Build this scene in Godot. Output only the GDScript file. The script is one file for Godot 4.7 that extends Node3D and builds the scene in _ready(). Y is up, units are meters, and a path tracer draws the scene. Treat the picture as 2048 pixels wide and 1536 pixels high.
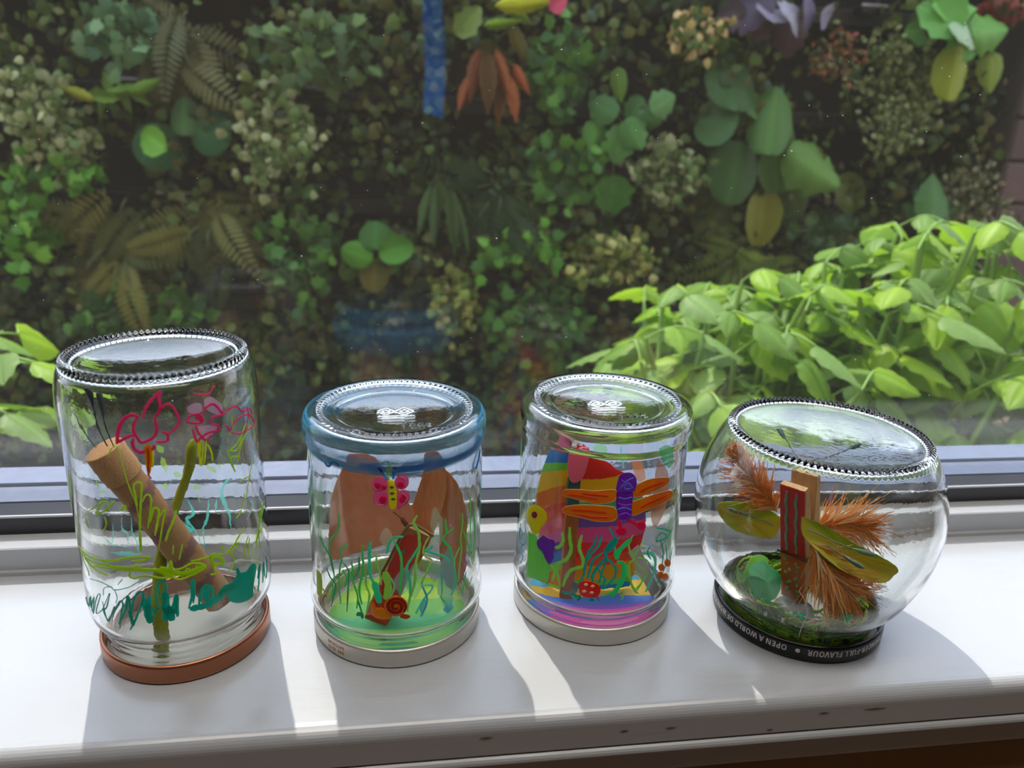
extends Node3D
# Four decorated glass jars on a painted window sill, a green wall and potted plants outside.

var GLASS: StandardMaterial3D
var LINING: StandardMaterial3D
var WHITE_PAINT: StandardMaterial3D
var rng := RandomNumberGenerator.new()
var taken := {}

# ---------------------------------------------------------------- geometry buffer
class Geo:
	var v := PackedVector3Array()
	var c := PackedColorArray()
	var uv := PackedVector2Array()
	var i := PackedInt32Array()
	var col := Color.WHITE
	func vert(p: Vector3, u := Vector2.ZERO) -> int:
		v.append(p); c.append(col); uv.append(u)
		return v.size() - 1
	func tri(a: int, b: int, d: int) -> void:
		i.append(a); i.append(b); i.append(d)
	func face(pts: Array, away: Vector3) -> void:      # a flat convex polygon that looks away from a point
		var n := Vector3.ZERO
		var m := Vector3.ZERO
		for k in pts.size():
			n += (pts[k] as Vector3).cross(pts[(k + 1) % pts.size()])
			m += pts[k]
		m /= pts.size()
		var list := pts.duplicate()
		if n.dot(m - away) > 0.0:
			list.reverse()
		var first := v.size()
		for p in list: vert(p)
		for k in range(1, list.size() - 1): tri(first, first + k, first + k + 1)
	func grid(rows: Array, closed := false, flip := false) -> void:   # rows of equal length, smooth
		var first := v.size()
		var w: int = rows[0].size()
		for y in rows.size():
			for x in w: vert(rows[y][x], Vector2(float(x) / (w - 1), float(y) / maxf(1.0, rows.size() - 1.0)))
		for y in rows.size() - 1:
			for x in (w if closed else w - 1):
				var x2 := (x + 1) % w
				var a := first + y * w + x
				var b := first + y * w + x2
				var d := a + w
				var e := b + w
				if flip:
					tri(a, b, e); tri(a, e, d)
				else:
					tri(a, e, b); tri(a, d, e)
	func box(at: Vector3, size: Vector3, cut := 0.001, turn := Basis()) -> void:   # a box with chamfered edges
		var h := size * 0.5
		cut = minf(cut, minf(h.x, minf(h.y, h.z)) * 0.9)
		var p := {}
		for sx in [-1, 1]:
			for sy in [-1, 1]:
				for sz in [-1, 1]:
					var s := Vector3(sx, sy, sz)
					for ax in 3:
						var q := h - Vector3(cut, cut, cut)
						q[ax] = h[ax]
						p[[sx, sy, sz, ax]] = at + turn * (s * q)
		for ax in 3:
			var b1 := (ax + 1) % 3
			var b2 := (ax + 2) % 3
			for s in [-1, 1]:
				var ring := []
				for st in [[-1, -1], [1, -1], [1, 1], [-1, 1]]:
					var k := [0, 0, 0]
					k[ax] = s; k[b1] = st[0]; k[b2] = st[1]
					ring.append(p[[k[0], k[1], k[2], ax]])
				face(ring, at)
			for s1 in [-1, 1]:
				for s2 in [-1, 1]:
					var ring := []
					for e in [[-1, b1], [1, b1], [1, b2], [-1, b2]]:
						var k := [0, 0, 0]
						k[ax] = e[0]; k[b1] = s1; k[b2] = s2
						ring.append(p[[k[0], k[1], k[2], e[1]]])
					face(ring, at)
		for sx in [-1, 1]:
			for sy in [-1, 1]:
				for sz in [-1, 1]: face([p[[sx, sy, sz, 0]], p[[sx, sy, sz, 1]], p[[sx, sy, sz, 2]]], at)
	func lathe(prof: Array, seg := 64, beads := 0, at := Vector3.ZERO, phase := 0.0) -> void:   # points (radius, height, bead height)
		var rows := []
		for k in prof.size():
			var q: Vector3 = prof[k]
			var d := Vector2.RIGHT
			if q.z != 0.0:
				var a: Vector3 = prof[maxi(k - 1, 0)]
				var b: Vector3 = prof[mini(k + 1, prof.size() - 1)]
				d = Vector2(b.y - a.y, a.x - b.x).normalized()
			var row := PackedVector3Array()
			for s in seg:
				var t := TAU * s / seg + phase
				var up := q.z * (0.5 + 0.5 * cos(t * beads)) if beads else 0.0
				var r := q.x + d.x * up
				row.append(at + Vector3(r * sin(t), q.y + d.y * up, r * cos(t)))
			rows.append(row)
		grid(rows, true, true)
	func tube(path: Array, radii: Array, seg := 7, flat := 1.0, upward := Vector3.ZERO) -> void:   # a bent rod with round ends; flat squeezes it along upward
		var n := path.size()
		var rows := []
		var side := Vector3.ZERO
		for k in n:
			var p: Vector3 = path[k]
			var t := ((path[mini(k + 1, n - 1)] as Vector3) - (path[maxi(k - 1, 0)] as Vector3)).normalized()
			var up := upward
			if up == Vector3.ZERO:
				up = side.cross(t) if side != Vector3.ZERO else (Vector3.UP if absf(t.y) < 0.9 else Vector3.RIGHT)
			side = t.cross(up).normalized()
			up = side.cross(t).normalized()
			var r: float = radii[k * (radii.size() - 1) / maxi(1, n - 1)] if radii.size() > 1 else radii[0]
			if k == 0: rows.append(ring(p - t * r * 0.6, side, up, r * 0.5, seg, flat))
			rows.append(ring(p, side, up, r, seg, flat))
			if k == n - 1: rows.append(ring(p + t * r * 0.6, side, up, r * 0.5, seg, flat))
		var a := v.size()
		grid(rows, true)
		for k in range(1, seg - 1):
			tri(a, a + k, a + k + 1)
			var z := v.size() - seg
			tri(z, z + k + 1, z + k)
	func ring(p: Vector3, side: Vector3, up: Vector3, r: float, seg: int, flat: float) -> PackedVector3Array:
		var row := PackedVector3Array()
		for s in seg:
			var t := TAU * s / seg
			row.append(p + side * cos(t) * r + up * sin(t) * r * flat)
		return row
	func prism(poly: Array, x0: float, x1: float) -> void:   # an outline (y, z) drawn out along x, flat faces
		var mid := Vector3.ZERO
		for q in poly: mid += Vector3(0, q.x, q.y)
		mid /= poly.size()
		var a := []
		var b := []
		for q in poly:
			a.append(Vector3(x0, q.x, q.y)); b.append(Vector3(x1, q.x, q.y))
		var area := 0.0
		for k in poly.size(): area += (poly[k] as Vector2).cross(poly[(k + 1) % poly.size()])
		for k in poly.size():
			var m := (k + 1) % poly.size()
			var first := v.size()
			var list := [a[k], a[m], b[m], b[k]] if area > 0.0 else [a[k], b[k], b[m], a[m]]
			for p in list: vert(p)
			tri(first, first + 1, first + 2); tri(first, first + 2, first + 3)
		var tris := Geometry2D.triangulate_polygon(PackedVector2Array(poly))
		for k in range(0, tris.size(), 3):
			face([a[tris[k]], a[tris[k + 1]], a[tris[k + 2]]], Vector3(x0 + signf(x1 - x0), mid.y, mid.z))
			face([b[tris[k]], b[tris[k + 1]], b[tris[k + 2]]], Vector3(x0, mid.y, mid.z))
	func add(o: Geo, xf: Transform3D, tint = null) -> void:
		var first := v.size()
		for k in o.v.size():
			v.append(xf * o.v[k]); uv.append(o.uv[k])
			c.append(o.c[k] if tint == null else tint)
		for k in o.i: i.append(first + k)
	func volume() -> float:
		var s := 0.0
		for k in range(0, i.size(), 3): s += v[i[k]].dot(v[i[k + 1]].cross(v[i[k + 2]]))
		return s
	func outward() -> void:                            # a closed surface turned so that its fronts look out
		if volume() > 0.0:
			for k in range(0, i.size(), 3):
				var t := i[k]
				i[k] = i[k + 1]; i[k + 1] = t
	func mesh() -> ArrayMesh:
		var n := PackedVector3Array()
		n.resize(v.size())
		for k in range(0, i.size(), 3):
			var a := i[k]
			var b := i[k + 1]
			var d := i[k + 2]
			var f := (v[d] - v[a]).cross(v[b] - v[a])
			n[a] += f; n[b] += f; n[d] += f
		for k in n.size(): n[k] = n[k].normalized() if n[k].length_squared() > 0.0 else Vector3.UP
		var arr := []
		arr.resize(Mesh.ARRAY_MAX)
		arr[Mesh.ARRAY_VERTEX] = v
		arr[Mesh.ARRAY_NORMAL] = n
		arr[Mesh.ARRAY_COLOR] = c
		arr[Mesh.ARRAY_TEX_UV] = uv
		arr[Mesh.ARRAY_INDEX] = i
		var m := ArrayMesh.new()
		m.add_surface_from_arrays(Mesh.PRIMITIVE_TRIANGLES, arr)
		return m

# ---------------------------------------------------------------- naming
func numbered(called: String) -> String:
	var n: int = taken.get(called, 0)
	taken[called] = n + 1
	return called if n == 0 else "%s_%03d" % [called, n]

func put(called: String, g, mat: Material, parent: Node = null, at := Transform3D()) -> MeshInstance3D:
	var o := MeshInstance3D.new()
	o.mesh = g.mesh() if g is Geo else g
	o.material_override = mat
	o.cast_shadow = GeometryInstance3D.SHADOW_CASTING_SETTING_ON
	o.transform = at
	if parent == null:
		o.name = numbered(called)
		add_child(o, true)
	else:
		var k := 0
		var nm := called
		while parent.has_node(nm):
			k += 1
			nm = "%s_%03d" % [called, k]
		o.name = nm
		parent.add_child(o, true)
	return o

func many(called: String, g, mat: Material, where: Array, tints: Array, parent: Node = null) -> MultiMeshInstance3D:
	var mm := MultiMesh.new()
	mm.transform_format = MultiMesh.TRANSFORM_3D
	mm.use_colors = true
	mm.mesh = g.mesh() if g is Geo else g
	mm.instance_count = where.size()
	for k in where.size():
		mm.set_instance_transform(k, where[k])
		mm.set_instance_color(k, tints[k])
	var o := MultiMeshInstance3D.new()
	o.multimesh = mm
	o.material_override = mat
	o.set_meta("kind", "stuff")
	if parent == null:
		o.name = numbered(called)
		add_child(o, true)
	else:
		var k := 0
		var nm := called
		while parent.has_node(nm):
			k += 1
			nm = "%s_%03d" % [called, k]
		o.name = nm
		parent.add_child(o, true)
	return o

func tag(o: Node, label: String, category: String, group := "") -> void:
	o.set_meta("label", label)
	o.set_meta("category", category)
	if group: o.set_meta("group", group)

func thing(called: String, label: String, category: String, at := Vector3.ZERO, group := "") -> Node3D:
	var o := Node3D.new()
	o.name = numbered(called)
	add_child(o, true)
	o.position = at
	tag(o, label, category, group)
	return o

func struct(called: String, g, mat: Material) -> MeshInstance3D:
	var o := put(called, g, mat)
	o.set_meta("kind", "structure")
	return o

# ---------------------------------------------------------------- materials
func paint(c: Color, rough := 0.5, metal := 0.0) -> StandardMaterial3D:
	var m := StandardMaterial3D.new()
	m.albedo_color = c
	m.roughness = rough
	m.metallic = metal
	return m

func rgb(r: float, g: float, b: float) -> Color:
	return Color(r / 255.0, g / 255.0, b / 255.0)

func lin(r: float, g: float, b: float) -> Color:      # an sRGB colour as the linear value that vertex colours are
	return rgb(r, g, b).srgb_to_linear()

func noise(freq: float, ramp: Array, size := 256, type := FastNoiseLite.TYPE_SIMPLEX_SMOOTH, normal := false, bump := 4.0, sd := 3) -> NoiseTexture2D:
	var n := FastNoiseLite.new()
	n.noise_type = type
	n.frequency = freq
	n.seed = sd
	n.fractal_octaves = 4
	var t := NoiseTexture2D.new()
	t.noise = n
	t.width = size
	t.height = size
	t.seamless = true
	if normal:
		t.as_normal_map = true
		t.bump_strength = bump
	elif ramp.size():
		var g := Gradient.new()
		g.offsets = PackedFloat32Array([0.0, 1.0])
		g.colors = PackedColorArray([ramp[0], ramp[-1]])
		for k in range(1, ramp.size() - 1): g.add_point(float(k) / (ramp.size() - 1), ramp[k])
		t.color_ramp = g
	return t

func textured(ramp: Array, freq: float, scale: Vector3, rough := 0.7, bump := 0.0, world := false) -> StandardMaterial3D:
	var m := paint(Color.WHITE, rough)
	m.albedo_texture = noise(freq, ramp)
	m.uv1_triplanar = true
	m.uv1_world_triplanar = world
	m.uv1_scale = scale
	if bump > 0.0:
		m.normal_enabled = true
		m.normal_texture = noise(freq * 2.0, [], 256, FastNoiseLite.TYPE_SIMPLEX_SMOOTH, true, bump)
	return m

func leafy(rough := 0.45, back := 0.5) -> StandardMaterial3D:   # leaves: the tint comes from vertex or copy colours, light passes
	var m := paint(Color.WHITE, rough)
	m.vertex_color_use_as_albedo = true
	m.backlight_enabled = true
	m.backlight = Color(back, back, back).linear_to_srgb()
	m.cull_mode = BaseMaterial3D.CULL_DISABLED
	return m

# ---------------------------------------------------------------- curves
func smooth(pts: Array, per := 5) -> Array:           # a Catmull-Rom curve through the points
	var out := []
	var n := pts.size()
	for k in n - 1:
		var a = pts[maxi(k - 1, 0)]
		var b = pts[k]
		var c = pts[k + 1]
		var d = pts[mini(k + 2, n - 1)]
		for s in per:
			var t := float(s) / per
			out.append(0.5 * (2.0 * b + (c - a) * t + (2.0 * a - 5.0 * b + 4.0 * c - d) * t * t + (3.0 * b - a - 3.0 * c + d) * t * t * t))
	out.append(pts[n - 1])
	return out

func ease(x: float) -> float:
	return x * x * (3.0 - 2.0 * x)

# ---------------------------------------------------------------- the scene
func _ready() -> void:
	rng.seed = 7
	# camera
	var cam := Camera3D.new()
	cam.name = "camera"
	cam.transform = Transform3D(Basis(Vector3(0.98942748, 0.03957513, 0.13952445), Vector3(0.00916671, 0.94305966, -0.33249728), Vector3(-0.1447385, 0.33026093, 0.93272637)).orthonormalized(), Vector3(0, 0.25, 0))
	cam.near = 0.02
	cam.far = 60.0
	var lens := CameraAttributesPhysical.new()
	lens.frustum_focal_length = 5.4
	lens.frustum_focus_distance = 0.385
	lens.frustum_near = 0.02
	lens.frustum_far = 60.0
	lens.exposure_aperture = 1.9
	cam.attributes = lens
	cam.keep_aspect = Camera3D.KEEP_HEIGHT
	cam.fov = 53.29
	add_child(cam)
	# sky
	var world := WorldEnvironment.new()
	world.name = "world"
	var e := Environment.new()
	var sky := ProceduralSkyMaterial.new()
	sky.sky_top_color = Color(0.80, 0.87, 0.98)
	sky.sky_horizon_color = Color(0.97, 0.98, 1.0)
	sky.sky_curve = 0.25
	sky.ground_bottom_color = Color(0.25, 0.25, 0.22)
	sky.ground_horizon_color = Color(0.5, 0.52, 0.5)
	e.background_mode = Environment.BG_SKY
	e.sky = Sky.new()
	e.sky.sky_material = sky
	e.background_energy_multiplier = SKY
	e.tonemap_mode = Environment.TONE_MAPPER_LINEAR
	e.tonemap_exposure = EXPOSURE
	e.sdfgi_enabled = true
	e.ssao_enabled = true
	e.ssil_enabled = true
	world.environment = e
	add_child(world)
	# sun: high behind the green wall, a little to the left
	var sun := DirectionalLight3D.new()
	sun.name = "sun"
	sun.light_color = Color(1.0, 0.965, 0.91)
	sun.light_energy = SUN
	sun.light_angular_distance = 0.6
	sun.shadow_enabled = true
	sun.sky_mode = DirectionalLight3D.SKY_MODE_LIGHT_ONLY
	sun.basis = Basis.looking_at(Vector3(0.155, -1.0, 0.62).normalized(), Vector3.UP)
	add_child(sun)

	make_materials()
	build_room()
	build_window()
	build_outside()
	build_jars()
	build_dust()

const SKY := 2.5
const SUN := 1.0
const EXPOSURE := 1.6
const FILL_LAMP := 1.02  # strength of the added fill panel

func make_materials() -> void:
	GLASS = paint(Color(0.985, 0.995, 0.99, 0.0), 0.0)
	GLASS.refraction_enabled = true
	GLASS.refraction_scale = 0.05
	GLASS.normal_enabled = true                          # the slight waviness of pressed glass
	GLASS.normal_texture = noise(0.016, [], 256, FastNoiseLite.TYPE_SIMPLEX_SMOOTH, true, 2.0, 21)
	GLASS.normal_scale = 0.10
	GLASS.uv1_triplanar = true
	GLASS.uv1_scale = Vector3(16, 16, 16)
	WHITE_PAINT = paint(rgb(178, 182, 187), 0.22)
	WHITE_PAINT.normal_enabled = true
	WHITE_PAINT.normal_texture = noise(0.012, [], 512, FastNoiseLite.TYPE_SIMPLEX_SMOOTH, true, 1.6, 11)
	WHITE_PAINT.normal_scale = 0.35
	WHITE_PAINT.uv1_triplanar = true
	WHITE_PAINT.uv1_world_triplanar = true
	WHITE_PAINT.uv1_scale = Vector3(3, 40, 24)

# ---------------------------------------------------------------- the room
func build_room() -> void:
	var plaster := textured([rgb(146, 118, 90), rgb(158, 130, 100)], 0.02, Vector3(1, 1, 1), 0.9, 0.6, true)
	var g := Geo.new()                                   # the wall with the window opening: below, above and at both sides
	g.box(Vector3(0.1, -0.475, -0.375), Vector3(4.6, 0.91, 0.2), 0.002)
	g.box(Vector3(0.1, 1.6, -0.375), Vector3(4.6, 0.6, 0.2), 0.002)
	g.box(Vector3(-1.65, 0.64, -0.375), Vector3(1.1, 1.33, 0.2), 0.002)
	g.box(Vector3(1.95, 0.64, -0.375), Vector3(0.9, 1.33, 0.2), 0.002)
	struct("wall_front", g, plaster)
	g = Geo.new()
	g.box(Vector3(-2.25, 0.5, 1.2), Vector3(0.1, 2.84, 3.4), 0.002)
	struct("wall_left", g, plaster)
	g = Geo.new()
	g.box(Vector3(2.45, 0.5, 1.2), Vector3(0.1, 2.84, 3.4), 0.002)
	struct("wall_right", g, plaster)
	g = Geo.new()
	g.box(Vector3(0.1, 0.5, 2.95), Vector3(4.8, 2.84, 0.1), 0.002)
	struct("wall_back", g, plaster)
	g = Geo.new()
	g.box(Vector3(0.1, -0.95, 1.225), Vector3(4.8, 0.08, 3.4), 0.002)
	struct("floor", g, textured([rgb(84, 66, 50), rgb(110, 88, 66)], 0.02, Vector3(0.6, 1, 4), 0.5, 0.0, true))
	g = Geo.new()
	g.box(Vector3(0.1, 1.93, 1.225), Vector3(4.8, 0.06, 3.4), 0.002)
	struct("ceiling", g, paint(rgb(176, 164, 148), 0.9))
	var fill_lamp := thing("added_fill_panel", "added fill light panel on the ceiling, out of view above the window sill", "fill_lamp", Vector3(0.1, 1.9, 0.16))  # added as fill, to lift the sill shadows and the jar contents
	g = Geo.new()
	g.box(Vector3(0, -0.012, 0), Vector3(1.66, 0.03, 0.46), 0.004)
	put("housing", g, paint(rgb(226, 226, 224), 0.5), fill_lamp)
	g = Geo.new()
	g.box(Vector3(0, -0.029, 0), Vector3(1.6, 0.006, 0.4), 0.002)
	var glow := paint(rgb(240, 240, 236), 0.6)
	glow.emission_enabled = true
	glow.emission = Color(1.0, 0.965, 0.92)
	glow.emission_energy_multiplier = 1.2
	put("diffuser", g, glow, fill_lamp)
	var light := AreaLight3D.new()
	light.name = "fill_light"
	light.area_size = Vector2(1.6, 0.4)
	light.area_normalize_energy = true
	light.light_color = Color(1.0, 0.965, 0.92)
	light.light_energy = FILL_LAMP
	light.area_range = 8.0
	light.area_attenuation = 2.0
	light.shadow_enabled = true
	light.position = Vector3(0, -0.036, 0)
	light.rotation_degrees = Vector3(-90, 0, 0)
	fill_lamp.add_child(light, true)
	var strap := thing("unseen_strap", "blue strap out of view in the room, placed to show as a blue strip mirrored in the window pane", "strap", Vector3(0.0435, 0.247, 0.136))  # unseen; placed so that the pane mirrors a blue strip
	g = Geo.new()
	var hang := []
	for side in [-1.0, 1.0]:
		var rows := []
		for k in 41:
			var y := 1.62 * k / 40.0
			var row := PackedVector3Array()
			for m in 5:
				var u := m / 4.0 * 2.0 - 1.0
				row.append(Vector3(u * 0.0125 + 0.003 * sin(y * 30.0), y - 0.004 * u if k == 0 else y, 0.003 * sin(u * 3.0 + y * 9.0) + side * 0.0006))
			rows.append(row)
		g.grid(rows)
	put("strap", g, textured([rgb(20, 108, 200), rgb(40, 140, 228)], 0.05, Vector3(30, 30, 30), 0.8, 2.0), strap)
	# the painted sill board with its rounded nose, and the moulding below it
	g = Geo.new()
	var o := [Vector2(-0.0195, -0.404), Vector2(0.0, -0.404), Vector2(0.0, -0.2715)]
	for k in range(1, 9):
		var a := PI / 2.0 * k / 8.0
		o.append(Vector2(-0.0065 + 0.0065 * cos(a), -0.2705 + 0.0065 * sin(a)))
	o.append(Vector2(-0.0185, -0.264)); o.append(Vector2(-0.0195, -0.265))
	g.prism(o, -1.14, 1.54)
	var board := struct("trim_1", g, WHITE_PAINT)
	var bare := paint(rgb(96, 74, 46), 0.9)
	for q in [[0.036, -0.0085, 0.006], [0.099, -0.0105, 0.004], [0.121, -0.0108, 0.005], [0.196, -0.009, 0.005], [0.222, -0.0088, 0.011], [-0.118, -0.014, 0.003], [0.17, -0.0165, 0.003]]:
		g = Geo.new()                                    # chips in the paint of the front edge, down to bare wood
		g.tube([Vector3(q[0] - q[2] * 0.5, q[1], -0.26385), Vector3(q[0], q[1] + 0.0002, -0.26375), Vector3(q[0] + q[2] * 0.5, q[1] + 0.0001, -0.26385)], [0.0001, 0.00032, 0.0001], 7, 0.4, Vector3(0, 0, 1))
		put("paint_chip", g, bare, board)
	g = Geo.new()
	o = [Vector2(-0.0195, -0.28), Vector2(-0.0195, -0.2655)]
	for k in range(0, 9):
		var a := PI * k / 8.0
		o.append(Vector2(-0.0225 + 0.003 * cos(a), -0.2655 + 0.0032 * sin(a)))
	o.append(Vector2(-0.0262, -0.2668)); o.append(Vector2(-0.038, -0.2668)); o.append(Vector2(-0.04, -0.2685)); o.append(Vector2(-0.0405, -0.28))
	g.prism(o, -1.12, 1.52)
	struct("trim_2", g, WHITE_PAINT)

# ---------------------------------------------------------------- the window
func build_window() -> void:
	var w := Node3D.new()
	w.name = "window_1"
	add_child(w)
	w.set_meta("kind", "structure")
	var dark := paint(rgb(38, 38, 44), 0.28)
	var grey := textured([rgb(88, 97, 118), rgb(98, 107, 128)], 0.03, Vector3(6, 6, 6), 0.45, 0.3, true)
	var g := Geo.new()                                   # white timber stop between the sill and the dark frame
	g.prism([Vector2(0, -0.4135), Vector2(0.0164, -0.4135), Vector2(0.0164, -0.3985), Vector2(0.0158, -0.3977), Vector2(0.003, -0.3977), Vector2(0.0022, -0.3965), Vector2(0, -0.3962)], -1.1, 1.5)
	put("timber_stop", g, WHITE_PAINT, w)
	g = Geo.new()
	g.prism([Vector2(0.0, -0.452), Vector2(0.0245, -0.452), Vector2(0.0245, -0.4300), Vector2(0.0275, -0.4300), Vector2(0.0275, -0.4147), Vector2(0.0268, -0.4137), Vector2(0.018, -0.4133), Vector2(0.0, -0.4133)], -1.1, 1.5)
	g.box(Vector3(-1.08, 0.65, -0.432), Vector3(0.05, 1.3, 0.037), 0.001)
	g.box(Vector3(1.48, 0.65, -0.432), Vector3(0.05, 1.3, 0.037), 0.001)
	g.box(Vector3(0.2, 1.28, -0.432), Vector3(2.6, 0.05, 0.037), 0.001)
	put("window_frame", g, dark, w)
	g = Geo.new()                                        # thin lip along the bead, its edge highlight put into the pale colour
	g.prism([Vector2(0.0268, -0.4145), Vector2(0.0280, -0.4145), Vector2(0.0280, -0.4132), Vector2(0.0268, -0.4132)], -1.1, 1.5)
	put("lip_highlight", g, paint(rgb(190, 193, 200), 0.3), w)
	g = Geo.new()                                        # outer frame and weather sill in pale aluminium
	g.prism([Vector2(0.0, -0.505), Vector2(0.012, -0.505), Vector2(0.0255, -0.4825), Vector2(0.0265, -0.481), Vector2(0.0265, -0.4585), Vector2(0.0, -0.4585)], -1.1, 1.5)
	put("outer_sill", g, grey, w)
	g = Geo.new()
	g.prism([Vector2(0.0, -0.4535), Vector2(0.0262, -0.4535), Vector2(0.0262, -0.4345), Vector2(0.0, -0.4345)], -1.1, 1.5)
	put("spacer_bar", g, grey, w)
	var clear := paint(Color(0.95, 1.0, 0.97, 0.012), 0.0)
	clear.transparency = BaseMaterial3D.TRANSPARENCY_ALPHA
	for z in [-0.4322, -0.4562]:
		g = Geo.new()
		g.box(Vector3(0.2, 0.65, z), Vector3(2.58, 1.262, 0.004), 0.0002)
		put("pane", g, clear, w)
# ---------------------------------------------------------------- outside: the green wall and the potted plants
var leaf_cache := {}

func half_width(kind: String, t: float) -> float:        # outline of a leaf, t from its stalk to its tip
	match kind:
		"round": return pow(sin(PI * pow(t, 0.85)), 0.42) if t < 0.999 else 0.0
		"lobed": return pow(sin(PI * pow(t, 0.7)), 0.6) * (1.0 + 0.14 * cos(t * 19.0)) if t < 0.999 else 0.0
		"lance": return sin(PI * pow(t, 0.75)) * (1.0 + 0.10 * cos(t * 34.0))
		"ivy": return [0.15, 0.95, 0.62, 1.0, 0.5, 0.3, 0.0][int(t * 6.0 + 0.01)]
	return pow(t, 0.5) * pow(1.0 - t, 0.95) * (1.0 + 0.05 * sin(t * 44.0)) * 2.6

func leaf(kind: String, rows := 9, cols := 6, cup := 0.10, droop := 0.22, vein := 0.0, tint := Color.WHITE) -> Geo:   # one unit long up +y, one unit wide, face to +z
	var g := Geo.new()
	var list := []
	for k in rows:
		var t := float(k) / (rows - 1) if not kind in ["round", "lobed"] else 0.5 - 0.5 * cos(PI * k / (rows - 1))
		var w := maxf(half_width(kind, t), 0.02 if k < rows - 1 else 0.004) * 0.5
		var row := PackedVector3Array()
		for m in cols + 1:
			var s := float(m) / cols * 2.0 - 1.0
			var x := s * w
			var y := t - (0.10 * (1.0 - absf(s)) * (1.0 - t) if kind in ["round", "lobed"] else 0.0)
			if kind == "round" or kind == "lobed": y += 0.10 * (absf(s) - 0.3) * pow(1.0 - t, 2.0) * -1.0
			var z := -droop * t * t - cup * s * s * w * 2.0 + 0.02 * (1.0 if absf(s) > 0.9 else 0.0) * sin(t * 24.0 + s)
			if vein > 0.0: z += vein * (0.5 - absf(fposmod(t * 7.0 - absf(s) * 1.6, 1.0) - 0.5)) * (1.0 - absf(s) * 0.3) - vein * 0.9 * (1.0 if absf(s) < 0.05 else 0.0)
			row.append(Vector3(x, y, z))
		list.append(row)
	g.grid(list)
	for k in rows:
		for m in cols + 1:
			var s := absf(float(m) / cols * 2.0 - 1.0)
			var q := 1.0
			if s < 0.05: q = 1.22
			elif vein > 0.0: q = 0.92 + 0.16 * absf(fposmod(float(k) / (rows - 1) * 7.0 - s * 1.6, 1.0) - 0.5)
			g.c[k * (cols + 1) + m] = Color(tint.r * q, tint.g * q, tint.b * q)
	return g

func leaf_mesh(kind: String, tint: Color, variant: int) -> ArrayMesh:
	var key := [kind, tint, variant]
	if not leaf_cache.has(key):
		var big := kind in ["round", "lobed"]
		leaf_cache[key] = leaf(kind, 11 if big else 12, 8 if big else 6, [0.10, -0.12, 0.2][variant], [0.15, 0.25, 0.05][variant], 0.012 if big else 0.02, tint.srgb_to_linear()).mesh()
	return leaf_cache[key]

func leaf_plant(called: String, label: String, category: String, root_at: Vector3, leaves: Array) -> void:   # every leaf a part: [x, y, z, length, width, turn, tilt x, tilt y, shape, colour]
	var o := thing(called, label, category, root_at, "plants on the green wall")
	var k := 0
	for q in leaves:
		var mid := Vector3(q[0], q[1], q[2]) - root_at
		var turn := Basis(Vector3(0, 0, 1), deg_to_rad(-q[5])) * Basis(Vector3(1, 0, 0), deg_to_rad(q[6])) * Basis(Vector3(0, 1, 0), deg_to_rad(q[7]))
		var xf := Transform3D(turn.scaled_local(Vector3(q[4], q[3], q[3])), mid - turn * Vector3(0, q[3] * 0.5, 0))
		put("leaf", leaf_mesh(q[8], q[9], k % 3), LEAF, o, xf)
		var g := Geo.new()
		var foot := xf.origin
		g.tube(smooth([Vector3(0, -0.01, -0.07), foot * 0.45 + Vector3(0, 0.01, -0.02), foot + turn * Vector3(0, 0.008, 0)], 4), [0.0028, 0.0022, 0.0016], 6)
		put("stalk", g, STALK, o)
		k += 1

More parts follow.
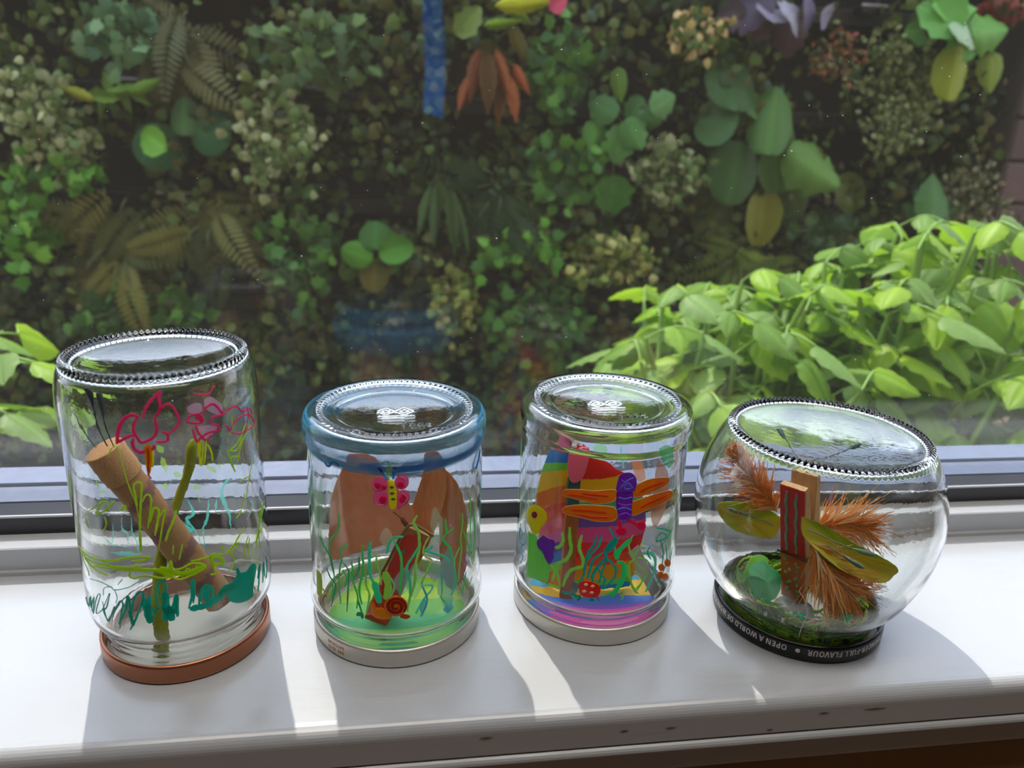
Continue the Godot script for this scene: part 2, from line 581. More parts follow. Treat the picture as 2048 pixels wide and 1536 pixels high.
func clump(called: String, label: String, category: String, at: Vector3, size: Vector2, n: int, kind: String, tints: Array) -> void:   # a soft many-leaved plant: stems, and foliage nobody could count
	var o := thing(called, label, category, at, "plants on the green wall")
	var r := RandomNumberGenerator.new()
	r.seed = hash(label)
	var where := []
	var cols := []
	var g := Geo.new()
	var sprigs := []
	for k in 9:
		var a := TAU * k / 9.0 + r.randf() * 0.5
		var end := Vector3(cos(a) * size.x * 0.45 * (0.5 + 0.5 * r.randf()), sin(a) * size.y * 0.45 * (0.5 + 0.5 * r.randf()), 0.02 + 0.05 * r.randf())
		sprigs.append(end)
		g.tube(smooth([Vector3(0, -0.01, -0.10), end * 0.5 + Vector3(0, 0.01, 0.02), end], 4), [0.002, 0.0012], 5)
	put("stems", g, STALK, o)
	var shape := leaf("ivy", 7, 4, 0.05, 0.12) if kind == "ivy" else leaf("ovate", 6, 4, 0.15, 0.2)
	if kind == "frond":
		shape = Geo.new()                                # a frond: a curved rib with leaflets to both sides
		for s in 15:
			var t := s / 15.0
			for e in [-1.0, 1.0]:
				var l := leaf("lance", 5, 2, 0.0, 0.1)
				var len := 0.20 * sin(PI * pow(t * 0.95 + 0.05, 0.6)) + 0.03
				shape.add(l, Transform3D(Basis(Vector3(0, 0, 1), e * -1.15).scaled_local(Vector3(0.06, len, len)), Vector3(0, t, 0.12 * sin(t * PI) - 0.35 * t * t)))
	for k in n:
		var e: Vector3 = sprigs[r.randi() % sprigs.size()]
		var p := e * (0.35 + 0.75 * r.randf()) + Vector3(r.randfn() * size.x * 0.09, r.randfn() * size.y * 0.09, 0.02 * r.randfn())
		var b := Basis(Vector3(0, 0, 1), r.randf() * TAU) * Basis(Vector3(1, 0, 0), -0.2 + 0.45 * r.randfn()) * Basis(Vector3(0, 1, 0), 0.4 * r.randfn())
		var s := 0.02
		match kind:
			"tiny": s = 0.010 + 0.006 * r.randf()
			"small": s = 0.015 + 0.009 * r.randf()
			"ivy": s = 0.022 + 0.014 * r.randf()
			"frond":
				s = 0.10 + 0.08 * r.randf()
				b = Basis(Vector3(0, 0, 1), PI + 0.9 * r.randfn()) * Basis(Vector3(1, 0, 0), 0.25 * r.randfn())
				p *= 0.6
		where.append(Transform3D(b.scaled(Vector3(s, s, s)), p))
		var shade := 0.8 + 0.4 * r.randf()
		var tint: Color = tints[r.randi() % tints.size()]
		cols.append(Color(tint.r * shade, tint.g * shade, tint.b * shade))
	many("foliage", shape, LEAF, where, cols, o)

var LEAF: StandardMaterial3D
var STALK: StandardMaterial3D

func build_outside() -> void:
	LEAF = leafy(0.5, 0.4)
	LEAF.metallic_specular = 0.35
	LEAF.albedo_color = Color(1.0, 0.97, 0.87)
	STALK = paint(rgb(84, 92, 50), 0.7)
	var felt := textured([rgb(20, 18, 20), rgb(34, 30, 32)], 0.03, Vector3(4, 4, 4), 0.95, 0.5, true)
	var g := Geo.new()
	g.box(Vector3(0.2, -0.08, -1.86), Vector3(4.6, 1.84, 0.1), 0.002)
	var wall := struct("wall_garden", g, felt)
	var metal := paint(rgb(196, 190, 204), 0.3, 0.6)
	var tray := paint(rgb(24, 22, 25), 0.4)
	for k in 8:                                          # black planting trays
		var y := 0.721 - 0.216 * k
		g = Geo.new()
		g.box(Vector3(0.2, y - 0.022, -1.775), Vector3(4.4, 0.034, 0.085), 0.003)
		put("planting_tray", g, tray, wall)
	for q in [[-0.525, 0.289, 0.05], [-0.165, 0.289, 0.045], [-0.462, 0.073, 0.085], [-0.23, 0.073, 0.075], [0.31, 0.073, 0.05], [0.62, -0.143, 0.06], [1.02, 0.505, 0.06]]:  # glints of the tray rails, shaped as short pale metal bars
		g = Geo.new()
		g.box(Vector3(q[0], q[1], -1.70), Vector3(q[2], 0.006, 0.004), 0.001)
		put("rail_glint", g, metal, wall)
		g = Geo.new()
		g.box(Vector3(q[0], q[1] - 0.008, -1.72), Vector3(q[2] * 0.9, 0.014, 0.04), 0.001)
		put("tray_bracket", g, tray, wall)
	# brick pier at the right end
	var mortar := textured([rgb(70, 62, 60), rgb(84, 76, 74)], 0.05, Vector3(20, 20, 20), 0.95, 1.0, true)
	g = Geo.new()
	g.box(Vector3(1.61, -0.05, -1.70), Vector3(0.50, 1.78, 0.16), 0.003)
	var pier := struct("wall_brick", g, mortar)
	var clay := []
	for k in 4: clay.append(textured([rgb(74 + 6 * k, 58 + 5 * k, 54 + 5 * k), rgb(100 + 7 * k, 82 + 5 * k, 78 + 5 * k)], 0.04, Vector3(14, 14, 14), 0.9, 2.0, true))
	for row in 18:
		for k in 3:
			var x := 1.354 + k * 0.172 + (0.0 if row % 2 else -0.086)
			var x0 := maxf(x, 1.353)
			var x1 := minf(x + 0.164, 1.857)
			if x1 - x0 < 0.03: continue
			g = Geo.new()
			g.box(Vector3((x0 + x1) * 0.5, -0.86 + row * 0.092, -1.618 + 0.003 * rng.randf()), Vector3(x1 - x0, 0.084, 0.02), 0.003)
			put("brick", g, clay[rng.randi() % 4], pier)
	g = Geo.new()
	g.box(Vector3(0.3, -0.96, -1.6), Vector3(9.0, 0.1, 2.24), 0.002)
	struct("ground", g, textured([rgb(110, 106, 100), rgb(136, 130, 122)], 0.03, Vector3(3, 3, 3), 0.9, 0.6, true))
	# the carpet of small leaves that covers the trays
	var fol := FastNoiseLite.new()
	fol.seed = 4
	fol.frequency = 3.2
	var where := []
	var cols := []
	var tones := [lin(54, 78, 36), lin(70, 98, 46), lin(44, 64, 36), lin(84, 110, 54), lin(98, 104, 58), lin(58, 84, 54), lin(104, 124, 64), lin(76, 72, 46)]
	while where.size() < 15000:
		var p := Vector3(rng.randf_range(-1.25, 1.42), rng.randf_range(-0.9, 0.8), -1.72 + 0.10 * rng.randf())
		var thick := fol.get_noise_2d(p.x, p.y)
		if thick < rng.randf_range(-0.35, 0.02): continue
		p.z += 0.05 * thick
		var s := 0.016 + 0.02 * rng.randf() * rng.randf()
		var b := Basis(Vector3(0, 0, 1), rng.randf() * TAU) * Basis(Vector3(1, 0, 0), -0.25 + 0.5 * rng.randfn()) * Basis(Vector3(0, 1, 0), 0.5 * rng.randfn())
		where.append(Transform3D(b.scaled(Vector3(s, s, s)), p))
		var kind := fol.get_noise_2d(p.x * 0.8 + 40.0, p.y * 0.8)
		var tint: Color = tones[clampi(int((kind * 1.2 + 0.5) * 6.0 + rng.randf() * 2.5), 0, 7)]
		var shade := rng.randf_range(0.7, 1.3)
		cols.append(Color(tint.r * shade, tint.g * shade, tint.b * shade))
	var carpet := many("wall_foliage", leaf("ovate", 6, 4, 0.1, 0.2), LEAF, where, cols)
	tag(carpet, "dense dark and mid green small leaves covering the black trays of the green wall", "foliage")
	plant_wall()
	potted_plants()

func potted_plants() -> void:
	# a timber bed close to the window, and leafy lime-green plants in it
	var bed := thing("planter_bed", "timber planter bed of dark soil under the lime green leafy plants", "planter", Vector3(0.70, -0.30, -0.95))
	var timber := textured([rgb(120, 92, 66), rgb(150, 118, 86)], 0.02, Vector3(2, 16, 16), 0.8, 0.6)
	var g := Geo.new()
	for q in [[Vector3(0, -0.28, 0.24), Vector3(0.94, 0.66, 0.025)], [Vector3(0, -0.28, -0.24), Vector3(0.94, 0.66, 0.025)], [Vector3(-0.46, -0.28, 0), Vector3(0.025, 0.66, 0.455)], [Vector3(0.46, -0.28, 0), Vector3(0.025, 0.66, 0.455)]]:
		g = Geo.new()
		g.box(q[0], q[1], 0.003)
		put("board", g, timber, bed)
	g = Geo.new()
	g.box(Vector3(0, -0.02, 0), Vector3(0.895, 0.06, 0.455), 0.01)
	put("soil", g, textured([rgb(46, 36, 28), rgb(74, 58, 44)], 0.08, Vector3(8, 8, 8), 0.95, 4.0), bed)
	var tints := [rgb(138, 180, 76), rgb(160, 204, 56), rgb(146, 184, 96), rgb(172, 212, 58)]
	var meshes := []
	for k in 4: meshes.append(leaf("ovate", 15, 10, 0.10, 0.22, 0.034, tints[k].srgb_to_linear()).mesh())
	var lf := leafy(0.48, 0.95)
	lf.metallic_specular = 0.4
	lf.albedo_color = Color(0.90, 0.90, 0.86)
	var tops := [Vector3(0.372, 0.018, -0.86), Vector3(0.42, 0.030, -0.95), Vector3(0.454, 0.018, -1.02), Vector3(0.462, 0.055, -0.90), Vector3(0.562, 0.046, -1.0), Vector3(0.599, 0.092, -0.95), Vector3(0.692, 0.120, -1.0), Vector3(0.679, 0.138, -0.90), Vector3(0.835, 0.115, -1.02), Vector3(0.852, 0.104, -0.95), Vector3(0.430, 0.000, -0.82), Vector3(0.496, 0.012, -0.84), Vector3(0.597, 0.036, -0.86), Vector3(0.657, 0.064, -0.82), Vector3(0.759, 0.050, -0.84), Vector3(0.40, -0.06, -0.80), Vector3(0.444, -0.07, -0.80), Vector3(0.560, -0.06, -0.80), Vector3(0.70, -0.03, -0.79), Vector3(0.80, -0.02, -0.80)]
	var said := ["leftmost lime green plant, its outer leaves hanging past the others", "lime green plant second from the left end of the bed", "lime green plant at the back, behind the second from the left", "lime green plant with dense overlapping leaves left of the bed's middle", "lime green plant behind the middle of the bed", "lime green plant whose leaves begin the step up in height", "tall lime green plant at the back, left of the tallest", "tallest lime green plant, drooping toothed leaves at its crown", "tall lime green plant at the back right end of the bed", "tall lime green plant at the right edge of the view", "low lime green plant in front of the leftmost, above the clear-rimmed jar", "low lime green plant in front of the dense one, above the round jar's left shoulder", "lime green plant in front of the step up in height", "lime green plant with a large veined leaf in front of the tallest", "lime green plant in front at the right edge of the view", "short lime green plant just behind the rim of the clear-rimmed jar", "short lime green plant behind the top ring of the round jar", "short lime green plant right of the round jar's top ring", "short lime green plant low in front of the tallest", "lowest right lime green plant, one leaf over the pale outer sill"]
	for k in tops.size():
		leafy_plant(tops[k], said[k], meshes, lf, 100 + k, -0.29)
	# one more at the far left, in a pot of its own
	var pot := thing("plant_pot", "terracotta pot of the small lime green plant at the left edge", "pot", Vector3(-0.50, -0.30, -0.80))
	g = Geo.new()
	g.lathe(mm([[0.001, -30], [60, -30], [78, 80], [86, 82], [88, 110], [80, 112], [76, 92], [0.001, 90]]), 32)
	put("pot", g, paint(rgb(164, 96, 66), 0.85), pot)
	var shelf := thing("plant_stand", "low timber stand under the terracotta pot", "stand", Vector3(-0.50, -0.33, -0.80))
	g = Geo.new()
	g.box(Vector3(0, -0.012, 0), Vector3(0.3, 0.024, 0.3), 0.003)
	put("stand_top", g, timber, shelf)
	for sx in [-1, 1]:
		for sz in [-1, 1]:
			g = Geo.new()
			g.box(Vector3(sx * 0.12, -0.304, sz * 0.12), Vector3(0.03, 0.56, 0.03), 0.003)
			put("leg", g, timber, shelf)
	leafy_plant(Vector3(-0.50, 0.0, -0.80), "small lime green plant at the left edge beside the tall jar", meshes, lf, 131, -0.215)

func leafy_plant(top: Vector3, label: String, meshes: Array, mat: Material, seed_: int, soil: float) -> void:
	var r := RandomNumberGenerator.new()
	r.seed = seed_
	var foot := Vector3(top.x + 0.02 * r.randfn(), soil, top.z + 0.02 * r.randf() - 0.01)
	var o := thing("leafy_plant", label, "plant", foot, "lime green leafy plants outside the window")
	var stem := paint(rgb(122, 158, 62), 0.5)
	var h := top.y - soil
	for s in 3:
		var lean := Vector3(0.045 * r.randfn(), -0.02 * s * r.randf(), 0.04 * r.randfn())
		var tip := Vector3(top.x - foot.x, h, top.z - foot.z) + lean
		var path := smooth([Vector3(0.012 * s - 0.012, 0, 0.008 * s), tip * 0.5 + Vector3(0.01 * r.randfn(), 0, 0.01 * r.randfn()), tip], 6)
		var g := Geo.new()
		g.tube(path, [0.0042, 0.0036, 0.0022], 8)
		put("stem", g, stem, o)
		for q in 5:                                      # leaf stalks, each with leaflets in pairs and one at its end
			var f := 1.0 - 0.11 * q - (0.08 * r.randf() if q else 0.0)
			var at: Vector3 = path[clampi(int(f * (path.size() - 1)), 0, path.size() - 1)]
			var yaw := q * 2.4 + s * 1.1 + r.randf()
			var outward := Vector3(sin(yaw), 0, cos(yaw))
			var len := 0.045 + 0.025 * r.randf()
			var rib := [at, at + outward * len * 0.5 + Vector3(0, 0.018, 0), at + outward * len + Vector3(0, 0.012, 0)]
			g = Geo.new()
			g.tube(smooth(rib, 4), [0.0014, 0.001], 6)
			put("leaf_stalk", g, stem, o)
			for w in 3:
				var from: Vector3 = rib[1] if w < 2 else rib[2]
				var dir := outward if w == 2 else outward.rotated(Vector3.UP, (1.2 if w else -1.2))
				dir = (dir + Vector3(0, -0.1 - 0.5 * r.randf(), 0)).normalized()
				var side := dir.cross(Vector3.UP).normalized()
				var nrm := side.cross(dir).normalized()
				var size := (0.066 if w == 2 else 0.050) * (0.8 + 0.45 * r.randf())
				var b := Basis(side, dir, nrm).rotated(dir, 0.35 * r.randfn())
				put("leaflet", meshes[r.randi() % 4], mat, o, Transform3D(b.scaled_local(Vector3(size * 0.70, size, size)), from))
func plant_wall() -> void:
	leaf_plant("bergenia", "large round-leaved bergenia with a yellowing lower leaf, high on the green wall", "plant", Vector3(0.777, 0.200, -1.690), [
		[0.688, 0.344, -1.620, 0.129, 0.116, 5, -25, 5, "round", c(62, 104, 54)],
		[0.654, 0.259, -1.610, 0.083, 0.120, -80, -30, 20, "round", c(62, 104, 54)],
		[0.770, 0.269, -1.590, 0.140, 0.093, 10, -20, -20, "round", c(84, 132, 66)],
		[0.709, 0.153, -1.600, 0.126, 0.119, 190, 20, 0, "round", c(62, 104, 54)],
		[0.811, 0.157, -1.620, 0.087, 0.080, 170, 15, 10, "round", c(84, 132, 66)],
		[0.886, 0.169, -1.590, 0.134, 0.111, 120, 10, -15, "lobed", c(108, 156, 80)],
		[0.758, 0.293, -1.630, 0.074, 0.085, 30, -35, 0, "round", c(84, 132, 66)],
		[0.796, 0.056, -1.620, 0.111, 0.086, 180, 15, 0, "round", c(132, 140, 46)],
		[0.698, 0.065, -1.660, 0.117, 0.101, 200, 20, 10, "round", c(96, 110, 40)],
		[0.886, 0.097, -1.660, 0.090, 0.079, 165, 10, 0, "round", c(84, 112, 46)],
		[0.640, 0.133, -1.670, 0.088, 0.077, 230, 10, 20, "round", c(92, 110, 52)],
		[0.749, -0.017, -1.650, 0.136, 0.079, 160, 15, 0, "ovate", c(98, 132, 56)],
		[0.821, 0.214, -1.640, 0.098, 0.087, 150, 0, 0, "round", c(84, 132, 66)],
		[1.024, 0.110, -1.670, 0.092, 0.073, 150, 10, 0, "round", c(96, 118, 50)]])
	leaf_plant("bergenia", "round-leaved bergenia with a bright lime leaf, left side of the green wall", "plant", Vector3(-0.434, 0.174, -1.690), [
		[-0.463, 0.166, -1.620, 0.082, 0.096, 230, 15, 10, "round", c(54, 108, 70)],
		[-0.458, 0.183, -1.580, 0.092, 0.054, -62, -30, 0, "ovate", c(112, 176, 62)],
		[-0.403, 0.229, -1.620, 0.076, 0.059, 0, -25, 0, "round", c(70, 112, 58)],
		[-0.355, 0.200, -1.610, 0.072, 0.091, 80, 10, -20, "round", c(52, 104, 66)],
		[-0.434, 0.161, -1.650, 0.059, 0.054, 190, 10, 0, "round", c(50, 92, 62)]])
	leaf_plant("bergenia", "small bergenia with one olive drooping leaf above the blue reflection", "plant", Vector3(-0.046, -0.047, -1.690), [
		[-0.088, -0.032, -1.610, 0.062, 0.056, -70, 0, 10, "round", c(88, 160, 56)],
		[-0.003, -0.020, -1.610, 0.069, 0.060, 75, 0, -10, "round", c(88, 160, 60)],
		[-0.047, 0.009, -1.620, 0.058, 0.072, 0, -25, 0, "round", c(64, 126, 54)],
		[-0.052, -0.079, -1.620, 0.070, 0.065, 185, 15, 0, "round", c(112, 116, 52)],
		[-0.023, -0.055, -1.630, 0.053, 0.042, 140, 5, 0, "round", c(96, 150, 56)],
		[-0.103, -0.071, -1.640, 0.053, 0.045, 220, 5, 0, "round", c(84, 130, 56)]])
	leaf_plant("heuchera", "purple heuchera with a pale sheen coloured into some leaves at the top of the green wall", "plant", Vector3(0.811, 0.456, -1.690), [
		[0.699, 0.476, -1.610, 0.080, 0.100, -60, -30, 10, "lobed", c(84, 72, 104)],
		[0.738, 0.467, -1.590, 0.060, 0.079, 10, -45, 0, "lobed", c(150, 146, 180)],  # the paler leaves carry the sheen in their colour
		[0.781, 0.463, -1.580, 0.059, 0.075, 50, -40, 0, "lobed", c(160, 160, 190)],
		[0.822, 0.472, -1.590, 0.060, 0.070, 80, -35, 0, "lobed", c(110, 100, 140)],
		[0.857, 0.461, -1.590, 0.046, 0.050, 110, -30, 0, "lobed", c(150, 146, 186)],
		[0.729, 0.434, -1.610, 0.051, 0.047, 200, 0, 0, "lobed", c(96, 66, 78)],
		[0.808, 0.424, -1.640, 0.073, 0.083, 180, 10, 0, "lobed", c(78, 52, 60)],
		[0.663, 0.459, -1.620, 0.050, 0.060, -90, -20, 0, "lobed", c(88, 76, 100)]])
	leaf_plant("heuchera", "pale green heuchera with a highlight coloured into one large leaf in the upper right corner", "plant", Vector3(1.234, 0.458, -1.690), [
		[1.154, 0.458, -1.570, 0.102, 0.072, 30, -40, 0, "lobed", c(166, 196, 170)],  # highlight on this leaf put into its pale grey-green
		[1.101, 0.480, -1.590, 0.092, 0.102, -50, -20, 10, "lobed", c(104, 168, 80)],
		[1.227, 0.457, -1.590, 0.094, 0.083, 80, -10, -15, "lobed", c(112, 176, 84)],
		[1.176, 0.432, -1.590, 0.073, 0.094, 180, 20, 0, "lobed", c(96, 168, 70)],
		[1.132, 0.505, -1.610, 0.083, 0.093, 0, -30, 0, "lobed", c(120, 190, 100)],
		[1.156, 0.368, -1.580, 0.105, 0.084, 185, 10, 0, "round", c(150, 168, 54)],
		[1.265, 0.379, -1.610, 0.086, 0.064, 170, 10, 0, "ovate", c(130, 160, 60)],
		[1.089, 0.454, -1.620, 0.063, 0.073, -90, 0, 10, "lobed", c(96, 150, 80)]])
	leaf_plant("ivy", "pale ivy with broad lobed leaves, upper middle of the green wall", "plant", Vector3(0.467, 0.261, -1.690), [
		[0.412, 0.274, -1.610, 0.061, 0.065, -60, -10, 10, "lobed", c(78, 130, 76)],
		[0.452, 0.203, -1.600, 0.072, 0.068, 190, 15, 0, "lobed", c(92, 150, 84)],
		[0.479, 0.224, -1.590, 0.065, 0.063, 150, 15, 0, "lobed", c(88, 146, 82)],
		[0.536, 0.288, -1.590, 0.061, 0.057, 60, -10, 0, "lobed", c(104, 156, 100)],
		[0.488, 0.277, -1.620, 0.058, 0.056, 30, -10, 0, "lobed", c(70, 118, 64)],
		[0.400, 0.220, -1.610, 0.062, 0.051, 200, 10, 0, "ovate", c(96, 160, 76)],
		[0.445, 0.318, -1.610, 0.071, 0.036, 170, 10, 0, "ovate", c(98, 140, 60)],
		[0.448, 0.096, -1.610, 0.080, 0.085, 180, 10, 0, "lobed", c(72, 132, 56)],
		[0.514, 0.254, -1.610, 0.051, 0.045, 100, 10, 0, "lobed", c(84, 136, 84)]])
	leaf_plant("rusty_fern", "rust-brown lance-leaved fern hanging from the green wall", "fern", Vector3(0.189, 0.347, -1.690), [
		[0.150, 0.323, -1.600, 0.107, 0.033, 190, 15, 0, "lance", c(122, 66, 38)],
		[0.174, 0.310, -1.590, 0.117, 0.035, 178, 20, 0, "lance", c(104, 78, 44)],
		[0.207, 0.325, -1.590, 0.107, 0.033, 160, 15, 0, "lance", c(150, 84, 48)],
		[0.226, 0.280, -1.580, 0.088, 0.025, 172, 15, 0, "lance", c(164, 92, 52)],
		[0.202, 0.284, -1.610, 0.109, 0.032, 184, 20, 0, "lance", c(128, 84, 46)],
		[0.131, 0.290, -1.600, 0.078, 0.025, 200, 15, 0, "lance", c(150, 82, 50)],
		[0.238, 0.382, -1.610, 0.088, 0.031, 150, 0, 0, "lance", c(112, 108, 56)],
		[0.190, 0.362, -1.620, 0.088, 0.035, 100, 0, 0, "lance", c(98, 96, 50)],
		[0.242, 0.318, -1.590, 0.068, 0.023, 150, 10, 0, "lance", c(168, 88, 50)]])
	leaf_plant("strap_fern", "drooping dark strap-leaved fern below the reflected hand", "fern", Vector3(0.088, 0.115, -1.690), [
		[0.074, 0.053, -1.600, 0.133, 0.025, 182, 20, 0, "lance", c(70, 102, 64)],
		[0.109, 0.045, -1.590, 0.143, 0.025, 175, 20, 0, "lance", c(82, 112, 70)],
		[0.131, 0.034, -1.600, 0.124, 0.023, 168, 20, 0, "lance", c(66, 98, 56)],
		[0.054, 0.061, -1.610, 0.113, 0.023, 195, 20, 0, "lance", c(76, 110, 66)],
		[0.095, 0.081, -1.620, 0.093, 0.023, 160, 15, 0, "lance", c(92, 120, 70)],
		[0.147, 0.062, -1.620, 0.094, 0.021, 150, 15, 0, "lance", c(60, 96, 52)]])
	leaf_plant("lime_fern", "lime fern frond stretched sideways, upper left of the green wall", "fern", Vector3(-0.528, 0.259, -1.690), [
		[-0.582, 0.259, -1.590, 0.073, 0.020, -70, 0, 0, "lance", c(150, 164, 50)],
		[-0.540, 0.255, -1.590, 0.073, 0.022, -85, 0, 0, "lance", c(108, 150, 56)],
		[-0.495, 0.267, -1.590, 0.083, 0.024, 75, 0, 0, "lance", c(104, 150, 60)],
		[-0.460, 0.276, -1.590, 0.064, 0.022, 65, 0, 0, "lance", c(112, 160, 64)],
		[-0.531, 0.279, -1.610, 0.046, 0.017, -20, 0, 0, "lance", c(110, 150, 70)],
		[-0.549, 0.239, -1.610, 0.052, 0.017, 190, 0, 0, "lance", c(96, 132, 56)],
		[-0.504, 0.246, -1.610, 0.047, 0.017, 160, 0, 0, "lance", c(100, 140, 56)],
		[-0.474, 0.255, -1.600, 0.046, 0.015, 130, 0, 0, "lance", c(104, 150, 60)]])
	leaf_plant("heart_leaf", "pointed mid-green heart leaves just above the lime potted plants", "plant", Vector3(1.260, 0.080, -1.690), [
		[1.182, 0.117, -1.590, 0.122, 0.087, 8, -20, 0, "ovate", c(72, 122, 60)],
		[1.158, 0.081, -1.610, 0.068, 0.056, -60, 0, 0, "ovate", c(64, 108, 56)],
		[1.251, 0.083, -1.610, 0.068, 0.057, 70, 0, 0, "ovate", c(60, 104, 54)],
		[1.082, 0.265, -1.640, 0.066, 0.062, 200, 0, 0, "round", c(70, 110, 70)]])
	leaf_plant("croton", "yellow leaf edged with pink at the top edge of the green wall", "plant", Vector3(0.287, 0.455, -1.690), [
		[0.249, 0.454, -1.580, 0.141, 0.034, 80, -10, 0, "lance", c(190, 200, 30)],
		[0.305, 0.456, -1.580, 0.047, 0.034, 60, -10, 0, "ovate", c(200, 70, 110)],
		[0.205, 0.418, -1.600, 0.086, 0.021, 80, -10, 0, "lance", c(128, 170, 40)],
		[0.235, 0.435, -1.610, 0.067, 0.023, 120, 0, 0, "lance", c(120, 150, 50)],
		[0.139, 0.421, -1.610, 0.067, 0.048, 40, 0, 0, "lobed", c(120, 150, 76)]])
	clump("variegated_shrub", "cream-flecked shrub right of the lime-leaved bergenia", "shrub", Vector3(-0.233, 0.201, -1.660), Vector2(0.170, 0.210), 420, "small", [lin(146, 162, 118), lin(172, 184, 146), lin(112, 140, 86), lin(96, 124, 72)])
	clump("variegated_shrub", "pale grey-green shrub at the left edge of the green wall", "shrub", Vector3(-0.680, 0.252, -1.660), Vector2(0.152, 0.123), 300, "small", [lin(146, 162, 118), lin(172, 184, 146), lin(112, 140, 86), lin(96, 124, 72)])
	clump("variegated_shrub", "pale speckled shrub just below the lime fern frond", "shrub", Vector3(-0.638, 0.172, -1.660), Vector2(0.145, 0.165), 330, "small", [lin(146, 162, 118), lin(172, 184, 146), lin(112, 140, 86), lin(96, 124, 72)])
	clump("variegated_shrub", "yellow-cream shrub with spiky sprays, middle of the green wall", "shrub", Vector3(0.462, -0.040, -1.660), Vector2(0.224, 0.123), 380, "small", [lin(160, 168, 96), lin(190, 192, 128), lin(128, 150, 70), lin(96, 128, 58)])
	clump("variegated_shrub", "cream-flecked shrub left of the largest bergenia", "shrub", Vector3(0.569, 0.147, -1.660), Vector2(0.163, 0.141), 320, "small", [lin(146, 162, 118), lin(172, 184, 146), lin(112, 140, 86), lin(96, 124, 72)])
	clump("variegated_shrub", "small cream shrub over the reflected blue rim", "shrub", Vector3(0.116, -0.139, -1.660), Vector2(0.122, 0.177), 240, "small", [lin(160, 168, 96), lin(190, 192, 128), lin(128, 150, 70), lin(96, 128, 58)])
	clump("fine_leaved_shrub", "pale olive fine-leaved shrub right of the largest bergenia", "shrub", Vector3(1.069, 0.327, -1.660), Vector2(0.263, 0.252), 620, "tiny", [lin(128, 142, 92), lin(106, 124, 72), lin(90, 108, 60), lin(146, 156, 112)])
	clump("fine_leaved_shrub", "grey-green fine-leaved shrub in front of the brick pier", "shrub", Vector3(1.296, 0.107, -1.660), Vector2(0.175, 0.175), 340, "tiny", [lin(128, 132, 104), lin(104, 116, 84), lin(88, 100, 70), lin(146, 146, 120)])
	clump("flowering_shrub", "peach-tipped shrub near the top edge, left of the purple heuchera", "shrub", Vector3(0.599, 0.418, -1.660), Vector2(0.134, 0.093), 200, "small", [lin(214, 186, 140), lin(196, 176, 120), lin(120, 130, 70), lin(90, 120, 60)])
	clump("ivy_clump", "bright green ivy clump at the far left edge", "ivy", Vector3(-0.733, 0.027, -1.660), Vector2(0.149, 0.258), 200, "ivy", [lin(96, 164, 58), lin(80, 146, 50), lin(116, 180, 70), lin(66, 120, 46)])
	clump("ivy_clump", "bright green ivy sprig under the lime-leaved bergenia", "ivy", Vector3(-0.629, 0.112, -1.660), Vector2(0.108, 0.079), 60, "ivy", [lin(96, 164, 58), lin(80, 146, 50), lin(116, 180, 70), lin(66, 120, 46)])
	clump("ivy_clump", "bright ivy patch in the centre of the green wall", "ivy", Vector3(0.229, -0.005, -1.660), Vector2(0.207, 0.142), 150, "ivy", [lin(96, 164, 58), lin(80, 146, 50), lin(116, 180, 70), lin(66, 120, 46)])
	clump("ivy_clump", "green ivy hanging left of the small bergenia", "ivy", Vector3(-0.206, -0.034, -1.660), Vector2(0.169, 0.211), 170, "ivy", [lin(74, 128, 52), lin(60, 108, 46), lin(92, 150, 60), lin(48, 88, 42)])
	clump("ivy_clump", "green ivy trailing behind the tall jar", "ivy", Vector3(-0.520, -0.165, -1.660), Vector2(0.274, 0.168), 230, "ivy", [lin(74, 128, 52), lin(60, 108, 46), lin(92, 150, 60), lin(48, 88, 42)])
	clump("ivy_clump", "dark ivy patch between the rusty fern and the pale ivy", "ivy", Vector3(0.320, 0.333, -1.660), Vector2(0.164, 0.205), 170, "ivy", [lin(74, 128, 52), lin(60, 108, 46), lin(92, 150, 60), lin(48, 88, 42)])
	clump("ivy_clump", "mid-green ivy under the pale ivy leaves", "ivy", Vector3(0.353, 0.146, -1.660), Vector2(0.214, 0.150), 170, "ivy", [lin(74, 128, 52), lin(60, 108, 46), lin(92, 150, 60), lin(48, 88, 42)])
	clump("ivy_clump", "ivy patch along the top edge beside the reflected blue strip", "ivy", Vector3(-0.149, 0.348, -1.660), Vector2(0.225, 0.166), 220, "ivy", [lin(92, 124, 76), lin(74, 108, 66), lin(110, 146, 84), lin(58, 88, 50)])
	clump("ivy_clump", "teal-green ivy at the top left beside the lime fern", "ivy", Vector3(-0.489, 0.357, -1.660), Vector2(0.179, 0.113), 150, "ivy", [lin(104, 148, 112), lin(84, 130, 92), lin(64, 104, 72), lin(120, 160, 120)])
	clump("ivy_clump", "dark ivy beside the bottom of the yellow-cream shrub", "ivy", Vector3(0.316, -0.184, -1.660), Vector2(0.273, 0.193), 230, "ivy", [lin(74, 128, 52), lin(60, 108, 46), lin(92, 150, 60), lin(48, 88, 42)])
	clump("ivy_clump", "ivy below the largest bergenia", "ivy", Vector3(0.961, 0.020, -1.660), Vector2(0.196, 0.127), 150, "ivy", [lin(64, 100, 60), lin(52, 86, 50), lin(80, 116, 66), lin(48, 74, 44)])
	clump("drooping_fern", "olive fern with hanging fronds left of the bright rails", "fern", Vector3(-0.552, -0.019, -1.660), Vector2(0.204, 0.244), 26, "frond", [lin(104, 112, 62), lin(86, 98, 54), lin(70, 90, 50), lin(118, 124, 66)])
	clump("drooping_fern", "olive fern with fronds arching over the green ivy", "fern", Vector3(-0.373, 0.025, -1.660), Vector2(0.174, 0.205), 22, "frond", [lin(104, 112, 62), lin(86, 98, 54), lin(70, 90, 50), lin(118, 124, 66)])
